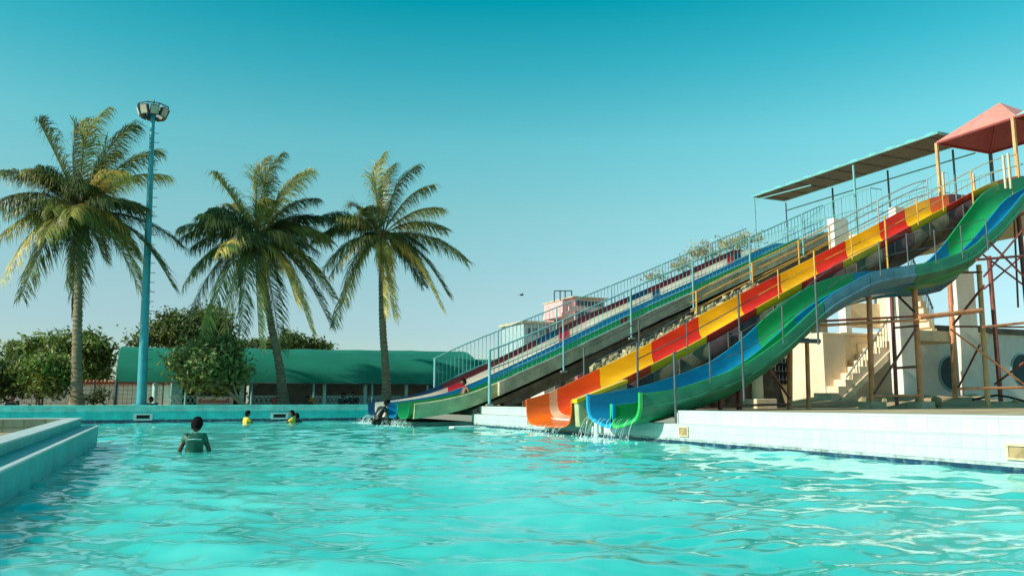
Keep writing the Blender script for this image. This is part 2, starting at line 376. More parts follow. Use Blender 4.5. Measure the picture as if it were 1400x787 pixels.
# ------------------------------------------------------------------ slides
def channel(xs, rimf, rimn, yf, yn, depth, th=.035, n=14, flat=.55, flange=.05):
    """rings of a U shaped trough: rimf/rimn(x) heights of the far and near lips, yf/yn(x) their places"""
    rings = []
    for x in xs:
        a, b_ = Vector((x, yf(x), rimf(x))), Vector((x, yn(x), rimn(x))); d = depth(x) if callable(depth) else depth
        ins, outs = [], []
        for i in range(n+1):
            th_ = math.pi*i/n; u = math.cos(th_); s = math.sin(th_)
            uu = .5-.5*math.copysign(abs(u)**flat, u); ss = s**flat if s > 0 else 0
            p = a.lerp(b_, uu)
            ins.append(p-Vector((0, 0, d*ss)))
            w_ = abs(b_.y-a.y); q = a.lerp(b_, .5+(uu-.5)*(1+2*th/w_))
            outs.append(q-Vector((0, 0, (d+th)*ss)))
        fl0 = [a+Vector((0, flange, 0)), a+Vector((0, flange, -.03))]; fl1 = [b_+Vector((0, -flange, -.03)), b_+Vector((0, -flange, 0))]
        rings.append(fl0[1:]+fl0[:1]+ins+fl1[::-1]+outs[::-1][1:-1] if flange else ins+outs[::-1])
    return rings
def segs(parent, bounds, cols, rimf, rimn, yf, yn, depth, step=.3, name='segment', labels=None, **kw):
    for i, c in enumerate(cols):
        a, b_ = bounds[i], bounds[i+1]-.006; n = max(2, int((b_-a)/step)+1)
        xs = [a+(b_-a)*k/(n-1) for k in range(n)]
        o = MB().loft(channel(xs, rimf, rimn, yf, yn, depth, **kw)).build(name, M_fg[c], parent, smooth=40)
        o['label'] = f'{ {"pale":"worn pale"}.get(c, c) } fibreglass section'
        if b_-a > .6 and name == 'segment':           # bolted joint collar at the upper end of the section
            pass
# --- four lane slide
P4 = smooth_tab([(6.27, .66), (7.15, .77), (8.0, .96), (8.54, 1.15), (9.35, 1.46), (11.1, 2.20), (13.5, 3.27), (14.5, 3.71), (18, 5.19), (21.4, 6.68), (22.0, 6.84), (22.6, 6.88)])
p4 = lambda x: interp(P4, x)
t4 = thing('water_slide', 'long four lane slide of maroon, white, blue and green running down into the far pool', 'water slide', (8.5, 24.3, 0))
p4y = lambda x, y: p4(x)+.20*min(1, max(0, (y-21.8)/5))*min(1, max(0, (x-8.5)/6))   # the far side stands a little higher
YL = [26.8, 25.8, 24.25, 23.05, 21.8]
def jag(bounds, cols, base):             # coloured runs from a list of (start, end, colour)
    pass
runs = [
 ([6.27, 8.9, 12.6, 13.4, 16.5, 17.4, 22.4], ['navy', 'maroon', 'navy', 'maroon', 'navy', 'maroon']),
 ([6.27, 8.75, 9.35, 12.95, 13.4, 17.0, 17.35, 20.6, 20.95, 21.3, 22.4], ['white', 'crimson', 'white', 'crimson', 'white', 'navy', 'white', 'crimson', 'navy', 'white']),
 ([6.27, 9.0, 13.0, 17.0, 22.4], ['blue', 'blue', 'blue', 'blue']),
 ([6.27, 9.0, 11.4, 13.9, 14.2, 18, 22.4], ['green', 'green', 'green', 'maroon', 'green', 'green'])]
for i in range(4):
    ya, yb = YL[i]-.03, YL[i+1]+.03
    lo = lambda x, y: p4y(x, y)-.07*min(1, max(0, (x-7.2)/1.5))   # the lips between lanes sit lower than the outer ones
    segs(t4, runs[i][0], runs[i][1], (lambda x, y=ya: p4y(x, y)) if i == 0 else (lambda x, y=ya: lo(x, y)), (lambda x, y=yb: p4y(x, y)) if i == 3 else (lambda x, y=yb: lo(x, y)), lambda x, y=ya: y, lambda x, y=yb: y, lambda x: .42, flat=.62, flange=.012, name='lane_section')
xs = [6.45+.3*i for i in range(54)]
# outer skin of the near lane mouth, concrete stringer and slab
b = MB(); b.loft([[(x, 21.76, p4(x)-.03), (x, 21.70, p4(x)-.05), (x, 21.71, p4(x)-.3), (x, 21.78, p4(x)-.46), (x, 21.86, p4(x)-.46), (x, 21.80, p4(x)-.2)] for x in [6.4, 6.8, 7.2, 7.6, 8.0, 8.4, 8.8, 9.1]]).build('mouth_skin', M_hull, t4, smooth=50)
xs = [8.9+.5*i for i in range(27)]
MB().loft([[(x, 21.58, p4(x)-.02), (x, 21.72, p4(x)-.02), (x, 21.72, p4(x)-.42), (x, 21.58, p4(x)-.42)] for x in xs]).build('stringer', M_conc, t4, bevel=.01)
MB().loft([[(x, 26.86, p4(x)-.03), (x, 26.98, p4(x)-.03), (x, 26.98, p4(x)-.55), (x, 26.86, p4(x)-.55)] for x in xs]).build('stringer', M_conc, t4)
xs = [8.2+.5*i for i in range(29)]
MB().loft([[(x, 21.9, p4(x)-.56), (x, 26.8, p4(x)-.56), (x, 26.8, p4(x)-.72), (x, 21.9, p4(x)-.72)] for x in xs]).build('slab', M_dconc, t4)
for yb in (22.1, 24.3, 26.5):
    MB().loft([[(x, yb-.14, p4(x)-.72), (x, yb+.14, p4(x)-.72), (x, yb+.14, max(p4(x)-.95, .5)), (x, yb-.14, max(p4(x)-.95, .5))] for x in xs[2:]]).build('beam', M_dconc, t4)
for xc in (11.5, 14.5, 17.5, 20.5):
    for yc in (22.3, 26.3): MB().box(xc-.16, xc+.16, yc-.16, yc+.16, .4, p4(xc)-1.0).build('column', M_conc, t4)
MB().box(6.35, 8.19, 21.84, 26.8, -.6, .12).build('plinth', mat('stained_plinth', (.05, .12, .10), rough=.6, var=.3, stain=(.02, .05, .045)), t4)

def post_mesh(r, h, m, n=8):
    o = MB().tube([(0, 0, 0), (0, 0, h)], r, n).build('post', m, None, smooth=40); me = o.data; bpy.data.objects.remove(o); return me
def grid_railing(label, Y, xa, xb, h, zf, low=(), cat='railing', pitch=.15, first=0, endpost=None):
    t = thing('slide_railing', label, cat, (xa, Y, zf(xa)), 'railings along the four lane slide')
    xs = [xa+(xb-xa)*i/24 for i in range(25)]
    MB().tube([(x, Y, zf(x)+h) for x in xs], .024, 8).build('top_rail', M_teal_p, t, smooth=50)
    for k in (0.0, *low): MB().tube([(x, Y, zf(x)+k) for x in xs], .017, 6).build('lower_rail', M_teal_p, t, smooth=50)
    me = post_mesh(.009, h, M_teal_p, 6)
    n = int((xb-xa)/pitch)
    for i in range(1, n): 
        x = xa+(xb-xa)*i/n; place('baluster', me, t, (x, Y, zf(x)))
    k = 0
    for x in np.arange(xa, xb, 2.4):
        MB().tube([(x, Y-.02, zf(x)-(.55 if k else .6)), (x, Y-.02, zf(x)+h+.02)], .03 if k else .045, 8).build('post', M_teal_p, t, smooth=50)
        MB().box(x-.09, x+.09, Y-.09, Y+.05, zf(x)-.60, zf(x)-.55).build('foot', M_galv, t); k += 1
    return t
grid_railing('teal barred railing on the near side of the four lane slide', 21.52, 8.56, 21.6, .98, lambda x: p4(x)+.02, low=(.2, .42))
grid_railing('teal barred railing on the far side of the four lane slide', 26.92, 8.64, 22.6, 1.0, lambda x: interp([(8.64, 1.18), (9.5, 1.61), (11.6, 2.46), (17.35, 4.8), (21.75, 6.7), (23.8, 7.55)], x))

# --- red and yellow slide
PR = smooth_tab([(7.70, .75), (8.2, .88), (8.65, 1.06), (9.63, 1.49), (11.1, 2.15), (13.67, 3.4), (16.67, 4.75), (19.4, 6.03), (21.0, 6.77), (22.3, 7.15), (23.4, 7.2)])
pr_ = lambda x: interp(PR, x)
tr = thing('water_slide', 'wide slide of alternating red and yellow sections with an orange mouth', 'water slide', (8, 15.9, 0))
segs(tr, [7.70, 8.28, 8.5, 9.65, 11.15, 12.6, 14.0, 15.38, 16.68, 17.85, 19.23, 20.33, 21.44, 22.3, 23.3],
     ['orange', 'pale', 'vermilion', 'yellow', 'red', 'yellow', 'red', 'yellow', 'red', 'yellow', 'red', 'yellow', 'orange', 'maroon'],
     pr_, pr_, lambda x: 17.0, lambda x: 14.8, lambda x: interp([(7.7, .56), (9.5, .66), (30, .66)], x), flat=.42, flange=.05, n=18)
xs = [8.6+.6*i for i in range(24)]
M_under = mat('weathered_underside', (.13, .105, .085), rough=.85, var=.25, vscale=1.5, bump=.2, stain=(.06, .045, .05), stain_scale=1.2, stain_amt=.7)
for yb in (15.25, 16.5):
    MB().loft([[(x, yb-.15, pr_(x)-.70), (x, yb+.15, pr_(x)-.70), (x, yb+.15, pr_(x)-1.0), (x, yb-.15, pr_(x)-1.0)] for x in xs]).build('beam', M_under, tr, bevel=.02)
bs = [8.9, 9.65, 11.15, 12.6, 14.0, 15.38, 16.68, 17.85, 19.23, 20.33, 21.44, 23.2]
for i in range(11):  # shade below the trough painted in, as dark tones of red and yellow
    m_ = mat('shaded_red_underside', (.10, .055, .062), rough=.8, var=.25, bump=.15, stain=(.05, .04, .04), stain_amt=.6) if i % 2 == 0 else mat('shaded_yellow_underside', (.15, .135, .085), rough=.8, var=.25, bump=.15, stain=(.07, .06, .045), stain_amt=.6)
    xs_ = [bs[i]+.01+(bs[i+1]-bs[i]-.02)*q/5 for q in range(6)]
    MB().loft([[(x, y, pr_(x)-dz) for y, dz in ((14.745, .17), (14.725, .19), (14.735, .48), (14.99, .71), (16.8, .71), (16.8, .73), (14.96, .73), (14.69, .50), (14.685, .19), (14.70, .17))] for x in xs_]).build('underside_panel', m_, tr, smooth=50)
k = 0
for x in np.arange(9.0, 22.3, 1.35):
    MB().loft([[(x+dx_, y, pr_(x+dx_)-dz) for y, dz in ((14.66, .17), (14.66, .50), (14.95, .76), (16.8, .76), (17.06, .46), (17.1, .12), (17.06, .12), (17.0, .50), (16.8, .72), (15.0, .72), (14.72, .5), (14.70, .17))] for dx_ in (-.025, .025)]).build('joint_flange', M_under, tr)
MB().ngon_prism([(7.72, .72), (8.9, 1.1), (8.9, .4), (7.9, .18), (7.75, .2)], 14.52, 14.70).build('mouth_side', M_hull, tr, bevel=.02)
MB().ngon_prism([(7.69, .755), (8.9, 1.17), (8.9, 1.1), (7.69, .68)], 14.50, 14.72).build('mouth_trim', M_fg['yellow'], tr)

def slope_railing(name, label, Y, zf, xs_long, xs_short, hs, mats, group, drop=.6, rr=.012, xspan=None, pr=.024):
    t = thing(name, label, 'railing', (xs_long[0], Y, zf(xs_long[0])), group)
    allx = sorted(list(xs_long)+list(xs_short)); xa, xb = xspan or (allx[0], allx[-1])
    for h in hs:
        for (m, a, b_) in mats:
            a2, b2 = max(a, xa), min(b_, xb)
            if b2 > a2: 
                n = max(2, int((b2-a2)/.5)); MB().tube([(a2+(b2-a2)*i/n, Y, zf(a2+(b2-a2)*i/n)+h) for i in range(n+1)], rr, 6).build('rail', m, t, smooth=50)
    for x in allx:
        m = [m for m, a, b_ in mats if a <= x <= b_][0]; d = drop if x in xs_long else 0.06
        MB().tube([(x, Y-.015, zf(x)-d), (x, Y-.015, zf(x)+hs[0]+.02)], pr if x in xs_long else pr*.66, 8).build('post', m, t, smooth=50)
    return t
slope_railing('slide_railing', 'thin two wire railing along the near lip of the red and yellow slide', 14.68, pr_,
    [9.25, 12.0, 14.35, 16.8, 20.2, 22.2], [10.55, 13.2, 15.6, 18.0, 19.0], [.62, .28], [(M_dark_p, 0, 12.6), (M_yellow_p, 12.6, 40)], 'railings along the red and yellow slide', drop=.75)
slope_railing('slide_railing', 'three bar stair railing, dark then yellow then pale, behind the red and yellow slide', 17.35, lambda x: pr_(x)-.05,
    [9.4, 11.0, 12.8, 14.7, 16.4, 17.6, 19.6, 21.8], [], [.66, .44, .20], [(M_dark_p, 0, 12.6), (M_yellow_p, 12.6, 17.61), (M_galv, 17.61, 40)], 'railings along the red and yellow slide', drop=.5, rr=.019)

# --- blue and green slide with a hump
FARP = [(808, 540), (880, 527), (960, 500), (1000, 475), (1030, 450), (1060, 422), (1110, 390), (1170, 372), (1230, 370), (1262, 362), (1290, 335), (1320, 295), (1350, 260), (1400, 240)]
NEARP = [(872, 538), (920, 532), (966, 518), (1007, 503), (1032, 488), (1058, 470), (1080, 452), (1112, 422), (1136, 402), (1162, 387), (1187, 374), (1212, 367), (1260, 360), (1295, 351), (1327, 338), (1348, 319), (1362, 307), (1378, 289), (1400, 262)]
PBf = smooth_tab([(at(*p, 14.0).x, at(*p, 14.0).z) for p in FARP]); PBf += [(23.2, 7.0)]
yn_ = lambda x: interp([(7, 12.2), (11, 12.2), (15, 12.75), (25, 12.9)], x)
def solve_near(p):
    Y = 12.2
    for _ in range(20): Y = yn_(at(*p, Y).x)
    q = at(*p, Y); return (q.x, q.z)
PBn = smooth_tab([solve_near(p) for p in NEARP]); PBn += [(PBn[-1][0]+1.2, PBn[-1][1]+.6), (23.2, 7.0)]
bf = lambda x: interp(PBf, x); bn = lambda x: interp(PBn, x)
tb = thing('water_slide', 'twin lane blue and green slide with a hump, nearest the camera', 'water slide', (8, 13.1, 0))
mid = lambda x: .5*(14.0+yn_(x)); mz = lambda x: .5*(bf(x)+bn(x))-.20
segs(tb, [7.70, 11.95, 14.9, 18.2, 22.5], ['blue', 'green', 'blue', 'green'], bf, mz, lambda x: 14.0, lambda x: mid(x)+.03, lambda x: interp([(7.7, .42), (9, .5), (30, .5)], x), name='lane_section', flat=.5, flange=.045)
segs(tb, [7.70, 12.25, 15.4, 17.9, 22.5], ['green', 'blue', 'green', 'blue'], mz, bn, lambda x: mid(x)-.03, yn_, lambda x: interp([(7.7, .42), (9, .42), (30, .41)], x), name='lane_section', flat=.5, flange=.045)
# outer skirt panels on the near side
bl = [7.72, 10.0, 12.25, 13.8, 15.4, 17.2, 19.0, 21.5]
for i in range(7):
    a, c = bl[i]+.01, bl[i+1]-.01; n = 6
    M_sk = mat('green_skirt', (.015, .17, .085), rough=.4, var=.15, stain=(.04, .25, .14), stain_amt=.5) if i in (0, 1, 4, 5, 6) else mat('blue_grey_skirt', (.07, .20, .27), rough=.4, var=.15, stain=(.12, .28, .32), stain_amt=.5)
    rg = []
    for k in range(n+1):
        x = a+(c-a)*k/n; y = yn_(x); z = bn(x)
        rg.append([(x, y-.045, z-.03), (x, y-.06, z-.06), (x, y-.065, z-.22), (x, y-.09, z-.235), (x, y-.09, z-.27), (x, y-.05, z-.32), (x, y+.06, z-.44), (x, y+.10, z-.44), (x, y-.02, z-.31), (x, y-.03, z-.05)])
    o = MB().loft(rg).build('skirt_panel', M_sk, tb, smooth=35); o['label'] = 'green outer panel' if 'green' in M_sk.name else 'blue grey outer panel'
xs = [9.6+.5*i for i in range(25)]
MB().loft([[(x, 13.45, bf(x)-.56), (x, 13.6, bf(x)-.56), (x, 13.6, bf(x)-.68), (x, 13.45, bf(x)-.68)] for x in xs]).build('beam', M_dark_p, tb)
# lips of the two mouths
for (ya, yb, c, fz) in ((14.0, 13.14, 'blue', .84), (13.08, 12.2, 'green', .84)):
    b = MB(); rg = channel([7.675, 7.735], (lambda x: .86) if c == 'blue' else (lambda x: .67), (lambda x: .67) if c == 'blue' else (lambda x: .875), lambda x: ya+.03, lambda x: yb-.03, .44, th=.06, flat=.5, flange=.05)
    b.loft(rg).build('mouth_lip', mat('bright_blue_lip', (.01, .34, .62), rough=.3) if c == 'blue' else mat('bright_green_lip', (.03, .45, .10), rough=.3), tb, smooth=40)
slope_railing('slide_railing', 'thin dark railing along the near edge of the blue and green slide', 12.06, bn,
    [8.37, 9.9, 11.78], [9.15, 10.9, 13.58, 14.4, 15.25, 16.1, 16.95], [.66, .30], [(M_dark_p, 0, 40)], None, drop=.62, rr=.008, pr=.022)

# ------------------------------------------------------------------ stone bank between the slides
t = thing('stone_bank', 'rough stone bank sloping up between the four lane slide and the red slide', 'stone bank', (12, 19.3, .5))
bz = lambda x, y=17.3: max(.5, interp([(17.2, pr_(x)-.14), (17.5, pr_(x)-.02), (17.68, pr_(x)-1.0), (21.4, p4(x)-1.5)], y)) if x < 14.9 else max(.5, 2.9-(x-14.9)*3)
M_rock = mat('pale_rock', (.40, .33, .18), rough=.95, var=.2, vscale=4, bump=.5, bscale=12, rand=.35, stain=(.13, .13, .05), stain_scale=2)
M_bank = mat('brown_bank', (.10, .08, .055), rough=1, var=.3, bump=.6, bscale=6)
MB().loft([[(x, 17.3, bz(x)-.1), (x, 17.5, bz(x, 17.5)-.1), (x, 17.68, bz(x, 17.68)-.08), (x, 21.4, bz(x, 21.4)-.1), (x, 21.4, .3), (x, 17.3, .3)] for x in [11.2+.3*i for i in range(18)]]).build('earth_core', M_bank, t)
rocks = []
for i in range(6):
    bm = bmesh.new(); bmesh.ops.create_icosphere(bm, subdivisions=1 if i < 4 else 2, radius=1)
    for v in bm.verts: v.co *= 1+.35*noise.noise(v.co*1.3+Vector((i*7, 0, 0))); v.co.z *= .7
    me = bpy.data.meshes.new('stone'); bm.to_mesh(me); bm.free(); me.materials.append(M_rock); rocks.append(me)
for i in range(190):
    x = rnd.uniform(9.8, 15.1); y = rnd.uniform(17.22, 17.55) if rnd.random() < .8 else rnd.uniform(17.8, 21.3); s = rnd.uniform(.05, .15)*(1.3 if rnd.random() < .15 else 1)
    place('stone', rocks[i % 6], t, (x, y, bz(x, y)-.06+s*.3), (rnd.random()*6, rnd.random()*6, rnd.random()*6), (s*1.2, s, s))

# ------------------------------------------------------------------ leaves
def leaves(name, blobs, n_clump, per, size, m, parent, seed=1, clump_r=.22, shell=.55, flat=1.0):
    rs = np.random.RandomState(seed); V = []; F = []
    vol = np.array([b[1][0]*b[1][1]*b[1][2] for b in blobs])**.7; cnt = (vol/vol.sum()*n_clump).astype(int)+1
    for (c, r), k in zip(blobs, cnt):
        for _ in range(k):
            d = rs.normal(size=3); d /= np.linalg.norm(d); rad = shell+(1-shell)*rs.rand()
            cc = np.array(c)+d*np.array(r)*rad*(1+.05*rs.normal())
            p = cc+rs.normal(size=(per, 3))*clump_r*np.array([1, 1, .75])*(.6+.8*rs.rand())
            up = d*.6+np.array([0, 0, .5])
            for q in p:
                a = rs.normal(size=3); nrm = up+rs.normal(size=3)*.7; nrm /= np.linalg.norm(nrm)
                a -= nrm*a.dot(nrm); a /= np.linalg.norm(a); b_ = np.cross(nrm, a)
                s = size*(.6+.8*rs.rand()); o = len(V)
                V += [tuple(q-a*s), tuple(q-b_*s*.45+nrm*s*.15), tuple(q+a*s), tuple(q+b_*s*.45+nrm*s*.15)]; F.append((o, o+1, o+2, o+3))
    me = bpy.data.meshes.new(name); base = WLOC[parent.name]
    me.from_pydata([(v[0]-base.x, v[1]-base.y, v[2]-base.z) for v in V], [], F); me.materials.append(m)
    return link(name, me, parent)
def leaf_mat(name, col, k=.45): return mat(name, col, rough=.55, var=.2, vscale=.9, bump=0, island=k, trans=.35)
M_bark = mat('brown_bark', (.14, .105, .07), rough=.95, var=.25, vscale=8, bump=.6, bscale=25)
def tree(label, base, blobs, n, size, m, seed, name='tree', cat='tree', trunk=.1, stems=1, per=16, clump_r=.22, group=None, bark=None):
    t = thing(name, label, cat, base, group); rs = random.Random(seed); B = Vector(base)
    core = list(blobs); lobes = []
    for c, r in core:                     # uneven outline: small lobes standing out of each mass
        for _ in range(5):
            a = rs.random()*6.28; e = rs.uniform(-.3, 1.2); k = rs.uniform(.28, .48)
            lobes.append(((c[0]+r[0]*.95*math.cos(a)*math.cos(e), c[1]+r[1]*.95*math.sin(a)*math.cos(e), c[2]+r[2]*.95*math.sin(e)), (r[0]*k, r[1]*k, r[2]*k*.8)))
    cen = sum((Vector(b[0]) for b in blobs), Vector())/len(blobs)
    for k in range(stems):
        mb = MB(); off = Vector((rs.uniform(-.25, .25), rs.uniform(-.1, .1), 0))*(stems > 1)
        fork = B.lerp(cen, .55)+off*1.5
        mb.tube([B+off*.4, B.lerp(fork, .5)+Vector((rs.uniform(-.06, .06), 0, 0)), fork], trunk, 8, trunk*.65)
        for (c, r) in blobs[k::stems]:
            c = Vector(c); mb.tube([fork, fork.lerp(c, .55)+Vector((rs.uniform(-.1, .1), rs.uniform(-.1, .1), -.05)), c+Vector((0, 0, r[2]*.3))], trunk*.55, 6, trunk*.12)
        mb.build('trunk', bark or M_bark, t, smooth=60)
    leaves('crown', [(c, tuple(q*.86 for q in r)) for c, r in core]+lobes, n, per, size, m, t, seed, clump_r)
    return t
def blob(px, py, Y, rx, rz, ry=None):
    c = at(px, py, Y); k = Y/FPX*1.0
    return ((c.x, c.y, c.z), (rx*k, (ry or rx)*k, rz*k))
G1 = leaf_mat('mid_green_leaves', (.17, .225, .045)); G2 = leaf_mat('dark_green_leaves', (.08, .11, .03)); G3 = leaf_mat('yellow_green_leaves', (.32, .28, .015)); G4 = leaf_mat('dull_olive_leaves', (.14, .18, .045)); G5 = leaf_mat('fresh_leaves', (.20, .24, .07))
tree('large round green tree behind the leftmost palm', (-5.0, 44, GZ), [blob(60, 495, 44, 30, 25), blob(95, 490, 44, 30, 26), blob(128, 505, 44, 22, 28), blob(40, 500, 44, 24, 20), blob(20, 505, 44, 18, 18), blob(110, 475, 44, 28, 14), blob(75, 478, 44, 28, 14)], 900, .13, G1, 11, trunk=.25, clump_r=.3)
tree('dark bushy tree at the left edge of the photo', (-4.9, 32.5, GZ), [blob(0, 520, 32.5, 26, 22), blob(18, 515, 32.5, 16, 16), blob(-20, 515, 32.5, 20, 22)], 260, .10, G2, 12, trunk=.06, stems=2)
tree('yellow topped bush just left of the leftmost palm trunk', (-3.9, 31.8, GZ), [blob(52, 520, 31.8, 24, 20), blob(76, 523, 31.8, 20, 18), blob(62, 508, 31.8, 26, 14)], 330, .085, G1, 13, name='bush', cat='bush', trunk=.04, stems=3)
k = bpy.data.objects['bush']; tag(leaves('yellow_top_leaves', [blob(57, 503, 31.5, 13, 9), blob(60, 516, 31.4, 12, 6)], 45, 14, .075, G3, k, 15, .14), kind='stuff')  # yellow green leaf tips on top of the bush
tree('leafy green tree with pale stems in front of the green shade roof', (2.6, 30.9, GZ), [blob(283, 500, 30.9, 36, 26), blob(262, 512, 30.9, 24, 22), blob(302, 485, 30.9, 24, 18), blob(310, 512, 30.9, 22, 18), blob(285, 518, 30.9, 34, 12), blob(272, 485, 30.9, 20, 16)], 560, .10, G5, 16, trunk=.06, stems=3, bark=mat('pale_bark', (.36, .32, .22), rough=.9, bump=.3))
tree('olive tree rising behind the green shade roof', (1.0, 46, GZ), [blob(245, 455, 46, 26, 20), blob(272, 448, 46, 28, 22), blob(222, 462, 46, 18, 12), blob(298, 462, 46, 18, 18), blob(190, 468, 46, 8, 10)], 520, .13, G4, 17, trunk=.22, clump_r=.3)
tree('low tree top showing above the shade roof right of the middle palm', (7.2, 50, GZ), [blob(400, 472, 50, 26, 12), blob(430, 474, 50, 18, 8), blob(372, 476, 50, 18, 8), blob(340, 474, 50, 14, 8)], 260, .13, G4, 18, trunk=.2)
tree('sparse olive tree seen through the railing above the four lane slide', (31.5, 42, GZ), [blob(965, 345, 42, 26, 12), blob(1005, 335, 42, 30, 13), blob(930, 362, 42, 18, 8), blob(900, 378, 42, 16, 6), blob(1030, 325, 42, 16, 10)], 130, .10, leaf_mat('pale_dry_leaves', (.42, .38, .20)), 19, trunk=.25)

# ------------------------------------------------------------------ palms
M_trunk = mat('palm_trunk_bark', (.22, .165, .105), rough=.9, var=.25, vscale=5, bump=.4, bscale=20, stretch=(1, 1, 2.5))
M_frond = [mat('palm_frond_green', (.15, .185, .062), rough=.38, var=.25, vscale=1.2, bump=0, trans=.48, island=.35),
           mat('palm_frond_sunlit_olive', (.34, .33, .075), rough=.42, var=.25, vscale=1.2, bump=0, trans=.45, island=.3),
           mat('palm_frond_sunlit_yellow', (.72, .58, .17), rough=.45, var=.2, vscale=1.2, bump=0, trans=.45, island=.25)]  # olive and yellow copies paint sunlight glowing in some fronds
M_rachis = mat('palm_rachis', (.20, .17, .06), rough=.6)
def frond(base, tip, sag, tint, parent, rs, leaf=.62, wind=.30, npair=120, dry=0):
    P0 = Vector(base); P2 = Vector(tip); d = P2-P0; ln = d.length
    P1 = P0.lerp(P2, .48)+Vector((0, 0, ln*(sag+.05)))+Vector((rs.uniform(-.12, .04), rs.uniform(-.1, .1), 0))*ln*.8
    tipw = Vector((.22*ln*max(0, d.z/ln), 0, -.10*ln))                # the wind bends the tip over
    def bz_(t):
        return P0*(1-t)**2+P1*2*t*(1-t)+P2*t*t+tipw*max(0, t-.45)**2*1.6
    mb = MB(); mb.tube([bz_(i/12) for i in range(13)], .034, 5, .005)
    V, F = [], []
    roll = rs.uniform(-.9, .9)
    for i in range(npair):
        t = .12+.88*(i+rs.random())/npair; p = bz_(t); tan = (bz_(min(1, t+.02))-bz_(t-.02)).normalized()
        side = tan.cross(Vector((0, 0, 1))); up2 = Vector((0, 0, 1))
        k = min(1, side.length/.45)
        s2 = Vector((math.cos(roll*2), math.sin(roll*2), 0)); s2 = (s2-tan*s2.dot(tan)).normalized()
        side = (side.normalized()*k+s2*(1-k)).normalized() if side.length > .02 else s2
        side = (Matrix.Rotation(roll*.45, 3, tan) @ side).normalized(); nrm = side.cross(tan)
        L_ = leaf*(.30+.75*math.sin(math.pi*min(1, t*.80+.14))**.8)*(.72+.5*rs.random())
        g = -.16-.30*(1-abs(tan.z))
        for s in (-1, 1):
            if rs.random() < .05+dry: continue
            jit = Vector((rs.uniform(-.16, .16), rs.uniform(-.16, .16), rs.uniform(-.14, .14)))
            dr = (side*s*(.62+.2*rs.random())+tan*(.75+.35*rs.random())+nrm*(.15+.2*rs.random())+Vector((wind, 0, g))+jit).normalized()
            q1 = p+dr*L_*.42
            d2 = (dr+Vector((wind*.7, 0, -.55-.5*rs.random()))+jit).normalized(); q2 = q1+d2*L_*.36
            d3 = (d2+Vector((wind*.6, 0, -.9-.7*rs.random()))+jit*1.5).normalized(); q3 = q2+d3*L_*.34
            wv = dr.cross(tan).cross(dr); wv = wv.normalized()*.0155 if wv.length > .05 else side*.0155
            o = len(V); V += [p-wv*.6, p+wv*.6, q1+wv, q1-wv, q2+wv*.7, q2-wv*.7, q3]; F += [(o, o+1, o+2, o+3), (o+3, o+2, o+4, o+5), (o+5, o+4, o+6)]
    me_v = mb.v+[tuple(v) for v in V]; off = len(mb.v)
    nb = len(mb.f)
    b2 = MB(); b2.v = me_v; b2.f = mb.f+[tuple(i+off for i in f) for f in F]
    base_w = WLOC[parent.name]
    me = bpy.data.meshes.new('frond'); me.from_pydata([tuple(Vector(v)-base_w) for v in b2.v], [], b2.f)
    me.materials.append(M_frond[tint]); me.materials.append(M_rachis)
    me.polygons.foreach_set('material_index', [1]*nb+[0]*len(F)); me.update()
    return link('frond', me, parent)
